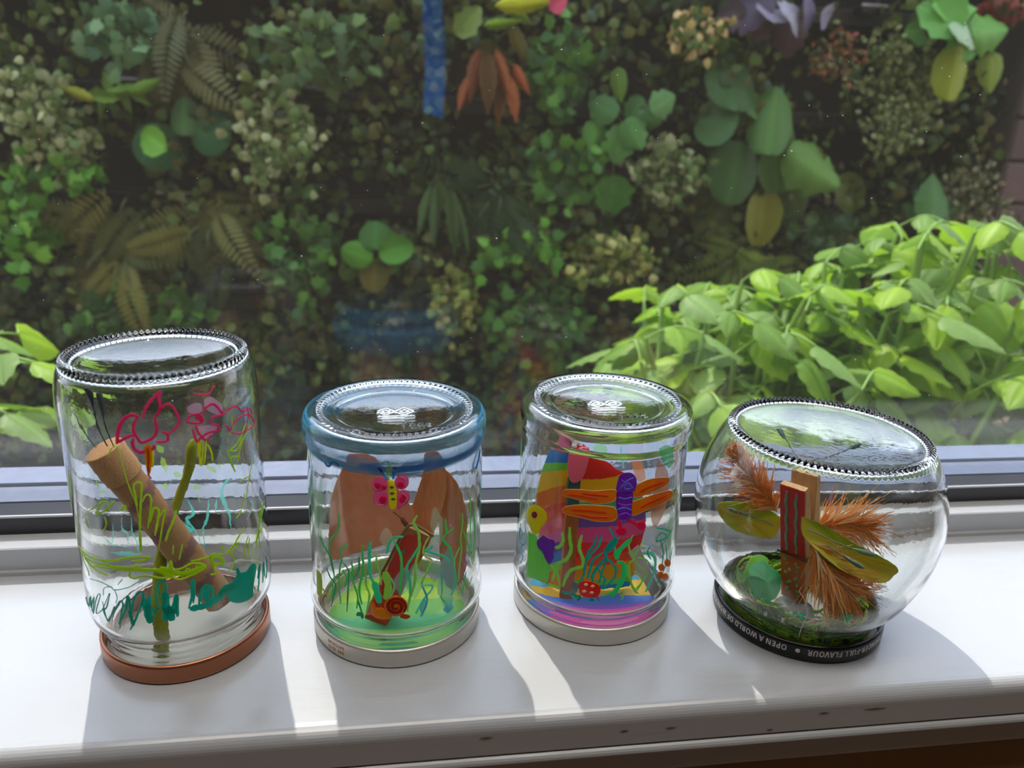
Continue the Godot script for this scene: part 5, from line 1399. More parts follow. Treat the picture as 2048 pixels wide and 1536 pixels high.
func ink_clear(j: Node3D) -> void:
	ink(j, "painted_smear", c(140, 224, 146, 120), 5, [-99.7, 94.2, -99.7, 80.2, -99.8, 58.6])
	ink(j, "painted_smear", c(150, 235, 150, 170), 6, [202, 68.3, 209.5, 59.1, 216, 50.5, 220.3, 43.7], true)
	ink(j, "painted_smear", c(70, 180, 160, 170), 3.5, [218, 59.3, 223.5, 52.4, 225.1, 47.3], true)
	ink(j, "painted_smear", c(160, 235, 150, 170), 5, [171.9, 68.2, 164.3, 67.5, 161.2, 63.9], true)
	ink(j, "painted_smear", c(90, 190, 200, 190), 2, [148.7, 70.5, 147.5, 66.2, 144.8, 61.1], true)
	fill(j, "painted_smear", c(232, 140, 70, 190), 0.1, [139.7, 67.2, 131.5, 67.9, 126.1, 64.4, 125.3, 59.1, 131.4, 56.3, 135.9, 60.8], true)
	fill(j, "painted_smear", c(150, 104, 70, 185), 0.1, [22.1, 101.2, 31.2, 94.3, 34.3, 84.3, 33.2, 72.7, 25.4, 64.8, 20.3, 73, 20.8, 86.9, 20.2, 95.3])
	fill(j, "painted_smear", c(62, 160, 92, 175), 0.1, [19.7, 107.9, 25.9, 108.8, 33, 105.1, 37, 97.6, 31.9, 95, 24.3, 101.8])
	ink(j, "painted_smear", c(222, 180, 150, 150), 3, [38, 106.9, 40.4, 96.9, 35, 93.5])
	ink(j, "painted_smear", c(130, 200, 150, 120), 5, [42.1, 70.3, 42, 58.1, 48.9, 40.5])
	ink(j, "painted_smear", c(150, 160, 80, 150), 3, [45, 81.5, 46.3, 73.4])
	onto = part(j, "painted_stalk")
	fill(j, "painted_fill", c(98, 188, 78), 0.25, [-69, 51.3, -59.8, 52.7, -56.5, 47.4, -51.2, 44.2, -46.4, 40.7, -46.3, 32.7, -49, 29.2, -57, 28.3, -68, 26.8, -68.4, 38.7])
	ink(j, "painted_line", c(150, 220, 110), 0.5, [-66.5, 49.7, -66.1, 38.6, -65.4, 28.5], false, 0.2)
	ink(j, "painted_line", c(150, 220, 110), 0.5, [-61.4, 50.6, -59.9, 42.1, -58.1, 29.4], false, 0.2)
	ink(j, "painted_line", c(150, 220, 110), 0.5, [-55.4, 44.8, -53.7, 37.2, -52.9, 29.3], false, 0.2)
	ink(j, "painted_line", c(150, 220, 110), 0.5, [-50.3, 42.5, -48.9, 35.9, -49.4, 29.6], false, 0.2)
	onto = null
	onto = part(j, "painted_flower")
	fill(j, "painted_petals", c(214, 200, 14), 0.4, [-68.7, 66.5, -62.7, 69.1, -57.2, 69.5, -52.2, 68.2, -51, 64.7, -53.1, 61.6, -56, 58.2, -57.3, 54.8, -61.7, 52.7, -65.9, 53.6, -69.7, 56.2, -73.2, 58.4, -71.9, 62.9])
	fill(j, "painted_dot", c(52, 18, 40), 0.6, [-59.4, 64.6, -59.8, 63.3, -61.3, 62.1, -63.3, 61.4, -65.1, 61.5, -65.8, 62.4, -65.4, 63.7, -63.8, 65, -61.7, 65.7, -60.1, 65.6])
	onto = null
	fill(j, "painted_flower", c(74, 26, 120), 0.45, [-53.2, 55.2, -48.5, 54.7, -44.2, 55, -43.2, 51.8, -44.3, 48.1, -43.4, 45.8, -46.4, 40.9, -50.4, 43.1, -53, 45.8, -57.3, 46.8, -59, 49.7, -56.2, 52.6])
	onto = part(j, "painted_dragonfly")
	fill(j, "painted_wing", c(240, 122, 18), 0.35, [-40.2, 82.3, -37.9, 84.2, -28.4, 85.9, -19.4, 86.4, -6.8, 87.7, -6.2, 82.4, -16.5, 80.1, -25, 80.5, -33.8, 80.6, -38.8, 80.7])
	ink(j, "painted_line", c(255, 196, 120), 0.5, [-40.2, 82.3, -37.9, 84.2, -28.4, 85.9, -19.4, 86.4, -6.8, 87.7, -6.2, 82.4, -16.5, 80.1, -25, 80.5, -33.8, 80.6, -38.8, 80.7, -40.2, 82.3], false, 0.03)
	fill(j, "painted_wing", c(240, 122, 18), 0.35, [-40, 73.4, -36.4, 75.6, -27.7, 78, -16.4, 79.1, -5.7, 78.3, -4.5, 72.2, -15.6, 70.8, -25.9, 71.5, -34.2, 71.4, -38.6, 71.8])
	ink(j, "painted_line", c(255, 196, 120), 0.5, [-40, 73.4, -36.4, 75.6, -27.7, 78, -16.4, 79.1, -5.7, 78.3, -4.5, 72.2, -15.6, 70.8, -25.9, 71.5, -34.2, 71.4, -38.6, 71.8, -40, 73.4], false, 0.03)
	fill(j, "painted_wing", c(240, 122, 18), 0.35, [6.8, 89.9, 14.6, 91.9, 24.4, 91.6, 33.1, 89.7, 32.8, 87, 21.8, 85.4, 11.9, 83.9, 5.7, 84])
	ink(j, "painted_line", c(255, 196, 120), 0.5, [6.8, 89.9, 14.6, 91.9, 24.4, 91.6, 33.1, 89.7, 32.8, 87, 21.8, 85.4, 11.9, 83.9, 5.7, 84, 6.8, 89.9], false, 0.03)
	fill(j, "painted_wing", c(240, 122, 18), 0.35, [4.9, 81.3, 12.1, 82.5, 22.2, 83.5, 34.7, 82.8, 40, 80, 38.9, 77.9, 27.2, 76.9, 16.4, 75.9, 6.4, 74.2])
	ink(j, "painted_line", c(255, 196, 120), 0.5, [4.9, 81.3, 12.1, 82.5, 22.2, 83.5, 34.7, 82.8, 40, 80, 38.9, 77.9, 27.2, 76.9, 16.4, 75.9, 6.4, 74.2, 4.9, 81.3], false, 0.03)
	ink(j, "painted_streak", c(206, 66, 4), 1.2, [-36.4, 82.2, -28.1, 82.8, -16.8, 82.8], false, 0.28)
	ink(j, "painted_streak", c(206, 66, 4), 1.2, [-33.2, 74.4, -21.7, 75.8, -10.5, 75.8], false, 0.28)
	ink(j, "painted_streak", c(206, 66, 4), 1.2, [10.3, 86.4, 17.8, 88.3, 28.1, 88.9], false, 0.28)
	ink(j, "painted_streak", c(206, 66, 4), 1.2, [11.5, 77.9, 20.6, 80, 33.2, 80.8], false, 0.28)
	ink(j, "painted_streak", c(206, 66, 4), 1.2, [-27.1, 84.3, -17, 84.6, -10.3, 84.6], false, 0.28)
	ink(j, "painted_streak", c(206, 66, 4), 1.2, [-29.5, 73.2, -18.6, 72.9, -9.1, 73.6], false, 0.28)
	fill(j, "painted_body", c(66, 22, 104), 0.6, [-4.8, 94.7, -2.2, 96.5, 3, 96.4, 6.9, 93, 6.9, 88.5, 4.8, 86.3, -5, 87, -5.7, 90.6])
	fill(j, "painted_body", c(62, 16, 92), 0.55, [-5.6, 87, 4.8, 86.8, 5.4, 79.4, 5.4, 72.9, -1.6, 72.2, -5, 79.7])
	ink(j, "painted_line", c(80, 120, 180), 0.7, [-3.6, 88.8, -0, 92.4, 4.4, 94.1], false, 0.55)
	ink(j, "painted_line", c(130, 70, 200), 0.7, [-3.5, 93.4, 0.8, 90.6, 5.1, 88.6], false, 0.55)
	ink(j, "painted_line", c(80, 120, 180), 0.7, [-4.1, 84.3, -0, 83.3, 4.5, 84.1], false, 0.55)
	ink(j, "painted_line", c(130, 70, 200), 0.7, [-4.3, 81.1, 0.3, 80.1, 5, 80.3], false, 0.55)
	ink(j, "painted_line", c(80, 120, 180), 0.7, [-4, 77.8, 0.5, 78.7, 5.4, 77.1], false, 0.55)
	ink(j, "painted_line", c(130, 70, 200), 0.7, [-3, 74.6, 1.4, 75.9, 5.2, 74.3], false, 0.55)
	ink(j, "painted_line", c(80, 120, 180), 0.7, [-1.3, 89.3, 1.3, 91.5, 3.9, 89.1, 0.5, 88.3, -1.3, 89.3], false, 0.55)
	ink(j, "painted_leg", c(216, 22, 74), 1.7, [-3, 72.2, -1.6, 69.9, -0.5, 67.5])
	ink(j, "painted_leg", c(216, 22, 74), 1.7, [3.1, 72.3, 6.9, 70.4, 10.2, 68.7])
	fill(j, "painted_foot", c(206, 16, 66), 0.5, [3.7, 65.7, 3.2, 64.4, 1.4, 63.6, -0.8, 63.7, -2.7, 64.6, -3.6, 65.9, -3, 67.2, -1.3, 68, 0.9, 68, 2.8, 67])
	fill(j, "painted_foot", c(206, 16, 66), 0.5, [17.3, 67.3, 16.8, 66, 15.1, 65.3, 12.8, 65.6, 10.9, 66.8, 10.1, 68.2, 10.5, 69.5, 12.1, 70.3, 14.4, 70, 16.4, 68.8])
	onto = null
	ink(j, "painted_seaweed", c(128, 204, 84), 1.7, [-38.8, 61.1, -37.5, 57.1, -39.4, 53.2, -43.2, 51.2])
	ink(j, "painted_seaweed", c(128, 204, 84), 1.8, [-33.6, 65.2, -32.9, 58.6, -31.5, 53.1, -34.3, 47.1, -40.3, 42.6, -39.8, 37.7, -37.3, 31.3])
	ink(j, "painted_seaweed", c(128, 204, 84), 1.8, [-25, 62.4, -26.2, 57.4, -25.9, 54.1, -23.1, 49.2, -23.3, 45.3, -30.1, 42.1, -33.4, 37.3, -35.3, 31.3])
	ink(j, "painted_seaweed", c(128, 204, 84), 1.4, [-45.7, 41, -41.9, 38.1, -43.5, 32.6])
	ink(j, "painted_seaweed", c(128, 204, 84), 1.8, [-46.7, 29.5, -41.8, 29.8, -37.2, 30.3])
	ink(j, "painted_seaweed", c(0, 116, 108), 1.2, [-15.9, 63.5, -16.6, 58.7, -20.1, 53.5, -21.2, 47.5, -22.1, 39.5, -24.2, 36.7])
	ink(j, "painted_seaweed", c(0, 116, 108), 1.2, [-12.5, 63.3, -13.7, 58, -17.7, 53.3, -20.7, 48.6])
	ink(j, "painted_seaweed", c(0, 116, 108), 1, [-7.9, 67.8, -4.6, 63.1, -3.1, 60.2])
	ink(j, "painted_seaweed", c(0, 116, 108), 1.6, [-1.1, 63.1, -6.8, 57.8, -9.3, 54.4, -8.4, 51.5, -13, 46.4, -16, 41.2, -15.6, 37.8])
	ink(j, "painted_seaweed", c(0, 116, 108), 1.2, [-10.5, 54.3, -16.3, 50, -18, 44, -19.2, 38.9])
	ink(j, "painted_seaweed", c(0, 116, 108), 1.1, [-8.4, 51.5, -2.1, 46.7, -1.5, 40.8, -8.3, 33.8])
	ink(j, "painted_seaweed", c(0, 116, 108), 1, [-12.9, 45.4, -10.3, 41.7, -7.7, 39.3, -9.4, 33.7])
	ink(j, "painted_seaweed", c(0, 116, 108), 0.9, [-7.8, 50.6, -9.9, 43.6, -11.5, 37.1])
	ink(j, "painted_seaweed", c(0, 116, 108), 3.6, [-2.6, 61.2, -5.8, 58.3, -8.2, 54.9])
	ink(j, "painted_seaweed", c(0, 116, 108), 1.6, [-35.7, 28.7, -32.5, 28.4, -29, 29.8])
	ink(j, "painted_seaweed", c(0, 116, 108), 2.6, [-28.8, 28.3, -25.1, 27.5, -22.2, 28.2])
	ink(j, "painted_seaweed", c(0, 116, 108), 1.6, [-16.8, 26.9, -13.4, 27.5])
	ink(j, "painted_seaweed", c(40, 192, 108), 2.6, [7.5, 61.2, 0.3, 55.8, -1.4, 50.6])
	ink(j, "painted_seaweed", c(40, 192, 108), 2.8, [3.6, 48.4, 4.9, 42.4, 2.1, 35.6, -2.6, 29.8])
	ink(j, "painted_seaweed", c(40, 192, 108), 1.6, [-1.2, 49.1, 3.5, 48.9])
	ink(j, "painted_seaweed", c(40, 192, 108), 1, [-2.8, 57.4, -2.8, 52.5])
	ink(j, "painted_seaweed", c(40, 192, 108), 1.4, [-6.8, 30.3, 0, 32.7])
	ink(j, "painted_seaweed", c(128, 204, 84), 0.9, [8.4, 63.5, 6.1, 57.9, 8.6, 52.9, 11.6, 49.6, 16.4, 43.9, 20.9, 42.1])
	ink(j, "painted_seaweed", c(128, 204, 84), 0.9, [16.9, 59, 12.3, 53.4, 10.3, 49.7, 6.9, 46.2, 9.1, 39, 15.6, 30])
	ink(j, "painted_seaweed", c(128, 204, 84), 0.9, [22.3, 42.8, 21.6, 37.9, 12.7, 31.5])
	ink(j, "painted_seaweed", c(128, 204, 84), 0.9, [7.3, 48.1, 11, 34.8, 17.1, 29.2])
	ink(j, "painted_seaweed", c(128, 204, 84), 0.9, [24.3, 44.3, 19.9, 48.2, 13.4, 50.3])
	ink(j, "painted_seaweed", c(128, 204, 84), 0.9, [6.1, 33.3, 4.9, 27.4])
	ink(j, "painted_seaweed", c(128, 204, 84), 0.9, [13.2, 42.5, 18.9, 36.5, 14.2, 30.2])
	ink(j, "painted_seaweed", c(104, 206, 166), 2, [16.5, 52.3, 24, 50.9, 28.8, 46.2, 29.1, 40.1, 25.6, 32.4, 23, 29])
	ink(j, "painted_seaweed", c(0, 128, 110), 0.8, [25.5, 64.7, 35.8, 61.2, 43.6, 56.9, 31.3, 56, 27.5, 57.9, 32.2, 60.2, 39, 56.3, 33.8, 52.9])
	ink(j, "painted_seaweed", c(0, 128, 110), 0.8, [39.2, 51.3, 42.8, 42, 39.7, 35.9, 29.7, 28.3])
	ink(j, "painted_seaweed", c(0, 128, 110), 0.8, [31.1, 57.1, 37.1, 46.9, 35.9, 34.1])
	ink(j, "painted_seaweed", c(0, 128, 110), 0.8, [23.2, 55.4, 20.8, 52, 24.6, 47.3])
	onto = part(j, "painted_flower")
	fill(j, "painted_petal", c(222, 112, 24), 0.4, [41, 38, 40.1, 36.8, 37.3, 37, 34.4, 38.6, 33, 40.6, 33.7, 41.9, 36.2, 41.8, 39.2, 40.2])
	fill(j, "painted_petal", c(222, 112, 24), 0.4, [51.3, 36.9, 49.8, 35.8, 45.7, 36.7, 41.9, 38.7, 40, 40.9, 41, 42.2, 44.2, 41.8, 48.4, 39.5])
	fill(j, "painted_petal", c(222, 112, 24), 0.4, [50, 29, 48.6, 27.9, 44.8, 28.7, 41, 30.8, 39.2, 33, 40.1, 34.3, 43.2, 33.9, 47.3, 31.7])
	fill(j, "painted_petal", c(222, 112, 24), 0.4, [41.1, 33.4, 40.1, 32.1, 37.3, 32.4, 34.4, 34, 33, 36, 33.7, 37.4, 36.2, 37.3, 39.2, 35.6])
	onto = null
	ink(j, "painted_scribble", c(44, 132, 164), 0.5, [-81, 51.5, -83.3, 42.8, -74.2, 42.5, -83.7, 34.7, -74.5, 35.1, -78.3, 29.1])
	ink(j, "painted_scribble", c(44, 132, 164), 0.5, [-74.5, 53.1, -70.6, 45.5, -80.1, 37.9, -72.1, 38.2])
	ink(j, "painted_scribble", c(44, 132, 164), 0.5, [-90.2, 45.1, -76.7, 48.1, -84.9, 39.4, -72.7, 42.1])
	onto = part(j, "painted_ladybird")
	fill(j, "painted_body", c(204, 30, 26), 0.6, [-24.7, 35.6, -21.4, 37.4, -16.8, 37.8, -11.4, 36.1, -9.9, 32.7, -12.4, 29, -19.3, 28.4, -23.6, 29.8])
	fill(j, "painted_head", c(40, 48, 46), 0.45, [-24.5, 33.1, -24.8, 31.3, -26, 29.9, -27.7, 29.6, -29.1, 30.4, -29.7, 32.1, -29.4, 34, -28.2, 35.4, -26.6, 35.7, -25.2, 34.8])
	fill(j, "painted_spot", c(236, 214, 160), 0.9, [-18.3, 36, -18.7, 35.4, -19.7, 35, -20.7, 35.1, -21.2, 35.6, -20.8, 36.3, -19.8, 36.7, -18.8, 36.6])
	fill(j, "painted_spot", c(236, 214, 160), 0.9, [-13.9, 35.6, -14.3, 34.9, -15.3, 34.6, -16.3, 34.7, -16.9, 35.3, -16.5, 35.9, -15.5, 36.3, -14.4, 36.1])
	fill(j, "painted_spot", c(236, 214, 160), 0.9, [-19, 32.2, -19.4, 31.5, -20.5, 31.1, -21.5, 31.2, -22, 31.8, -21.6, 32.4, -20.6, 32.8, -19.6, 32.7])
	fill(j, "painted_spot", c(236, 214, 160), 0.9, [-14.1, 31.8, -14.5, 31.2, -15.5, 30.9, -16.6, 31, -17.1, 31.6, -16.7, 32.2, -15.7, 32.6, -14.6, 32.4])
	ink(j, "painted_leg", c(30, 20, 20), 0.8, [-22.9, 28.9, -23.6, 27.2, -24.4, 25.6])
	ink(j, "painted_leg", c(30, 20, 20), 0.8, [-12.2, 29.3, -11.2, 28.1, -10.4, 27])
	ink(j, "painted_antenna", c(220, 150, 40), 0.8, [-20.8, 37.7, -22, 40.5])
	onto = null
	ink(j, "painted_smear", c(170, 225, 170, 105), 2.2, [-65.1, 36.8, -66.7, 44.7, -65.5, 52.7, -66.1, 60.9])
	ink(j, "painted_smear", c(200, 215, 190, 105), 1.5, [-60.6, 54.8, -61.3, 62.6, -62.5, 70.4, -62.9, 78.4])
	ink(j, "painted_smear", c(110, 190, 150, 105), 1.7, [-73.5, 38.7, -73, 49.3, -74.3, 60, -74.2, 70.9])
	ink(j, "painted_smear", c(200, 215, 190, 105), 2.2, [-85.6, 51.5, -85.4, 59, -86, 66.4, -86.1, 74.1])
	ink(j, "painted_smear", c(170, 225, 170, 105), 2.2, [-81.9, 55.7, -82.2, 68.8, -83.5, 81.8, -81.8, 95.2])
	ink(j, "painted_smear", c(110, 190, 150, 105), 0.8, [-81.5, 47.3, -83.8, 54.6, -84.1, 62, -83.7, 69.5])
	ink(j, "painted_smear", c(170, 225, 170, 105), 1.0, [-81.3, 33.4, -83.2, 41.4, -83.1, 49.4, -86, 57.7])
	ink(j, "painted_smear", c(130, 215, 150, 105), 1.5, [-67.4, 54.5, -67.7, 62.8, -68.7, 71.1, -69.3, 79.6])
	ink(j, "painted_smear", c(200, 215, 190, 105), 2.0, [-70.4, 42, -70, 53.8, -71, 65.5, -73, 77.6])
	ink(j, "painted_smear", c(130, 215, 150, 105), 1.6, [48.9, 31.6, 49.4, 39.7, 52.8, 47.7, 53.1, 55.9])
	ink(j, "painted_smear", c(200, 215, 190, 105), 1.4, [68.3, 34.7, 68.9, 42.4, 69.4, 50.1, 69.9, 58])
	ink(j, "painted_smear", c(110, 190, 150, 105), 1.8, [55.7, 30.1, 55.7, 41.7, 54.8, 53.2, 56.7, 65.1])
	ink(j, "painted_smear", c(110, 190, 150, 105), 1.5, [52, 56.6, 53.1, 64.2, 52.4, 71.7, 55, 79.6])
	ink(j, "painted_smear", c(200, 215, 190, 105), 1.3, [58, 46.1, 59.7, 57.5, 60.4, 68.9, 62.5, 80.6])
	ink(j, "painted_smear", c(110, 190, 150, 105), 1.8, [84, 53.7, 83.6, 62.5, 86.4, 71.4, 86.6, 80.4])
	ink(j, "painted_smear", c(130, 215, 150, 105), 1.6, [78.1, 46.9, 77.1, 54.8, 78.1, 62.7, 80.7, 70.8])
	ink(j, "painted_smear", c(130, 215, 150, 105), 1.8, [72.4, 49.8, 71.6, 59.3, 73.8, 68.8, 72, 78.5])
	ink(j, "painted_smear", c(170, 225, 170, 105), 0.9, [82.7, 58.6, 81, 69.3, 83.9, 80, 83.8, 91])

func ink_round(j: Node3D) -> void:
	ink(j, "stuck_thread", c(30, 180, 140), 0.6, [-50.4, 32.9, -47.4, 35.9, -45, 34.6, -47.9, 32.3])
	ink(j, "stuck_thread", c(30, 180, 140), 0.6, [-55.4, 35.7, -53.4, 34.3, -54.6, 32.3])
	ink(j, "stuck_thread", c(30, 180, 140), 0.6, [-33.7, 32, -31.7, 34.3, -32.6, 30.3])
	ink(j, "stuck_thread", c(30, 180, 140), 0.6, [-30.6, 32.6, -27.7, 33.8, -29.8, 30, -27.1, 30.3])
	ink(j, "stuck_thread", c(30, 180, 140), 0.6, [-10.4, 34.9, -6.5, 38, -8.3, 32.9, -5.7, 35.9])
	ink(j, "stuck_thread", c(230, 225, 215), 0.35, [-31.7, 51.2, -32.3, 48.1, -30.2, 44.7, -27.8, 39.2, -26.8, 31.1, -27.4, 21.7, -26.4, 8.9])

# ---------------------------------------------------------------- what is in the jars
func v3(list: Array) -> Array:                          # millimetres to points
	var out := []
	for k in range(0, list.size() - 2, 3): out.append(Vector3(list[k], list[k + 1], list[k + 2]) * 0.001)
	return out

func plate(g: Geo, outline: Array, thick: float, bend := 0.0) -> void:   # a flat card cut to an outline (x, y, z corners), with real edges
	var n := outline.size()
	var mid := Vector3.ZERO
	for p in outline: mid += p
	mid /= n
	var nrm := Vector3.ZERO
	for k in n: nrm += ((outline[k] as Vector3) - mid).cross((outline[(k + 1) % n] as Vector3) - mid)
	nrm = nrm.normalized()
	var rows := []
	for s in [[0.02, 1], [0.5, 1], [0.97, 1], [1.0, 0.6], [1.0, -0.6], [0.97, -1], [0.5, -1], [0.02, -1]]:
		var row := PackedVector3Array()
		for p in outline:
			var q: Vector3 = mid + (p - mid) * s[0]
			row.append(q + nrm * (thick * 0.5 * s[1] + bend * (1.0 - s[0] * s[0])))
		rows.append(row)
	g.grid(rows, true)

func stamen(root: Node3D, called: String, pts: Array, mat: Material, tip := 1.3) -> void:
	var g := Geo.new()
	var p := smooth(pts, 5)
	g.tube(p, [0.00028], 6)
	var e: Vector3 = p[-1]
	var d := (e - (p[-3] as Vector3)).normalized()
	g.tube([e - d * 0.001, e + d * 0.001, e + d * 0.003, e + d * 0.006, e + d * 0.0085, e + d * 0.0098], [0.0004, 0.0007, 0.001 * tip * 0.8, 0.001 * tip, 0.001 * tip, 0.0007 * tip], 10)
	put(called, g, mat, root)

func peg_half(g: Geo, base: Vector3, up: Vector3, out: Vector3, w: float, h: float, t: float) -> void:   # a wooden peg leg: square, tapered towards its foot, with a notch behind
	var side := up.cross(out).normalized()
	var rows := []
	for q in [[0.0, 0.25], [0.02, 0.4], [0.25, 0.72], [0.42, 0.95], [0.5, 0.8], [0.56, 1.0], [0.75, 0.92], [0.98, 0.62], [1.0, 0.55]]:
		var row := PackedVector3Array()
		var k := 0.0 if q[0] < 0.01 or q[0] > 0.99 else 1.0
		var ww: float = w * 0.5 * (0.94 + 0.06 * k)
		var cut := 0.0004
		for s in [[-ww + cut, 0.0], [ww - cut, 0.0], [ww, -cut], [ww, -t * q[1] + cut], [ww - cut, -t * q[1]], [-ww + cut, -t * q[1]], [-ww, -t * q[1] + cut], [-ww, -cut]]:
			row.append(base + up * h * q[0] + side * s[0] + out * s[1])
		rows.append(row)
	var n := rows.size()
	for y in n - 1:                                     # flat sides
		for x in 8:
			var a := rows[y][x] as Vector3
			var b := rows[y][(x + 1) % 8] as Vector3
			g.face([a, b, rows[y + 1][(x + 1) % 8], rows[y + 1][x]], base + up * h * 0.5 - out * t * 0.4)
	g.face(Array(rows[0]), base + up * h * 0.5 - out * t * 0.3)
	g.face(Array(rows[n - 1]), base + up * h * 0.5 - out * t * 0.3)

func feather(root: Node3D, quill: Array, wide: float, barbs: int, tints: Array, fluff: float, inside = null, seed_ := 1) -> void:
	var r := RandomNumberGenerator.new()
	r.seed = seed_
	var p := smooth(quill, 6)
	var g := Geo.new()
	g.tube(p, [0.0005, 0.0004, 0.0002], 6)
	put("quill", g, pigment(c(240, 190, 130)), root)
	g = Geo.new()
	for k in barbs:
		var q := r.randf()
		var f := q * (p.size() - 1.001)
		var at: Vector3 = (p[int(f)] as Vector3).lerp(p[int(f) + 1], f - int(f))
		var along := ((p[int(f) + 1] as Vector3) - (p[int(f)] as Vector3)).normalized()
		var across := along.cross(Vector3(0.2, 0.3, 1).normalized()).normalized() * (1.0 if k % 2 else -1.0)
		var d := (across * (0.5 + 0.3 * r.randf()) + along * (0.75 + 0.4 * r.randf()) + Vector3(r.randfn(), r.randfn(), r.randfn()) * fluff).normalized()
		var len := wide * (0.6 + 0.6 * r.randf()) * (0.55 + 0.8 * sin(PI * clampf(q * 0.8 + 0.15, 0, 1)))
		var droop := Vector3(r.randfn(), r.randfn(), r.randfn()) * len * 0.12
		var path := []
		for s in 5:
			var x := s / 4.0
			var pt := at + d * len * x + droop * x * x
			if inside != null: pt = held_in(inside, pt)
			path.append(pt)
		g.col = tints[r.randi() % tints.size()]
		strand(g, path, 0.00032 + 0.00024 * r.randf())
	var m := leafy(0.6, 1.0)
	put("barbs", g, m, root).set_meta("kind", "stuff")

func strand(g: Geo, path: Array, r: float) -> void:      # a thin three-sided hair
	var rows := []
	for k in path.size():
		var t := ((path[mini(k + 1, path.size() - 1)] as Vector3) - (path[maxi(k - 1, 0)] as Vector3)).normalized()
		var s := t.cross(Vector3(0.31, 0.22, 0.93)).normalized()
		var u := s.cross(t)
		var w := r * (1.0 - 0.75 * float(k) / (path.size() - 1))
		rows.append(PackedVector3Array([path[k] + s * w, path[k] - s * w * 0.5 + u * w * 0.9, path[k] - s * w * 0.5 - u * w * 0.9]))
	g.grid(rows, true)

func held_in(bowl: Array, p: Vector3) -> Vector3:        # [axis, profile of [radius, height] in mm]: keeps a point inside the glass
	var o: Vector3 = bowl[0]
	var y := clampf(p.y * 1000.0, 3.0, 98.0)
	var r := 30.0
	var pr: Array = bowl[1]
	for k in pr.size() - 1:
		var a: float = pr[k][1]
		var b: float = pr[k + 1][1]
		if y <= maxf(a, b) and y >= minf(a, b) and absf(a - b) > 0.001: r = lerpf(pr[k][0], pr[k + 1][0], (y - a) / (b - a))
	var d := Vector2(p.x - o.x, p.z - o.z)
	var most := (r - 1.2) * 0.001
	if d.length() > most: d = d.normalized() * most
	return Vector3(o.x + d.x, y * 0.001, o.z + d.y)

func build_cork_bug() -> void:
	var bug := thing("cork_caterpillar", "brown cork and rolled paper caterpillar with dark feelers leaning in the tall jar", "craft insect")
	var foot := Vector3(-0.0915, 0.0125, -0.3475)
	var head := Vector3(-0.1306, 0.1040, -0.3325)
	var ax := (head - foot).normalized()
	var s := ax.cross(Vector3(0, 0, 1)).normalized()
	var u := s.cross(ax)
	var xf := Transform3D(Basis(s, ax, u), foot)
	var g := Geo.new()
	var L := (head - foot).length()
	var cut := L - 0.0165
	var rows := []
	for k in 61:                                         # rolled paper with a slanting purple stripe
		var y := cut * k / 60.0
		var row := PackedVector3Array()
		for m in 73:
			var t := TAU * m / 72.0
			var r := 0.0077 + 0.00012 * sin(t * 3.0 + y * 300.0)
			row.append(xf * Vector3(r * cos(t), y, r * sin(t)))
		rows.append(row)
	g.grid(rows)
	for k in 61:
		for m in 73:
			var y := cut * k / 60.0
			var w := fposmod(m / 72.0 + y * 55.0 + 0.03 * sin(y * 900.0), 1.0)
			var bright := 0.9 + 0.1 * sin(m * 2.3 + k * 1.1)
			g.c[k * 73 + m] = (lin(170, 124, 116) if w < 0.3 else lin(212, 162, 112)) * bright
	g.lathe(mm([[0.001, 0.2], [3.0, 0.0], [7.7, 0.0]]), 40)
	var paper := paint(Color.WHITE, 0.8)
	paper.vertex_color_use_as_albedo = true
	var roll := Geo.new()
	roll.v = g.v.slice(0, 61 * 73); roll.c = g.c.slice(0, 61 * 73); roll.uv = g.uv.slice(0, 61 * 73)
	for k in g.i:
		if k < 61 * 73: roll.i.append(k)
	roll.i.resize(60 * 72 * 6)
	put("paper_body", roll, paper, bug)
	var cork := textured([rgb(196, 138, 92), rgb(236, 182, 130), rgb(246, 204, 156)], 0.06, Vector3(70, 70, 70), 0.85, 3.0)
	g = Geo.new()
	g.lathe(mm([[0.001, 0.0], [8.2, 0.0], [8.5, 0.6], [8.7, 5.0], [8.6, 12.0], [8.5, 16.0], [8.1, 16.5], [5.0, 16.7], [0.001, 16.6]]), 48)
	var h := Geo.new()
	h.add(g, Transform3D(xf.basis, foot + ax * cut))
	put("cork_head", h, cork, bug)
	var dark := paint(rgb(52, 66, 70), 0.4)
	stamen(bug, "antenna", v3([-128.0, 106.0, -331, -130.6, 114, -331, -131.6, 120, -332, -132.4, 125, -333]), dark, 1.5)
	stamen(bug, "antenna", v3([-124.5, 104.0, -330, -126.0, 112, -329, -127.0, 117, -329, -127.6, 121.5, -330]), dark, 1.3)
	stamen(bug, "antenna", v3([-134.0, 104.0, -334, -138.0, 106, -338, -142.5, 110, -342]), dark, 0.5)
	var felt := textured([rgb(128, 138, 26), rgb(162, 170, 44), rgb(188, 188, 66)], 0.05, Vector3(80, 80, 80), 0.95, 6.0)
	felt.backlight_enabled = true
	felt.backlight = Color(0.3, 0.3, 0.06)
	var st := thing("felt_stalk", "yellow-green fuzzy felt stalk bent behind the cork caterpillar", "craft stalk")
	g = Geo.new()
	g.tube(smooth(v3([-113.2, 4.6, -322.5, -114.6, 20, -328, -115.3, 34, -335.5, -115.4, 46, -347, -110.4, 62, -359, -103.6, 79, -361, -100.9, 93, -361.5]), 6), [0.0052, 0.0052, 0.0046, 0.0038, 0.0034, 0.0034, 0.0036, 0.0030], 18, 0.6)
	put("stalk", g, felt, st)

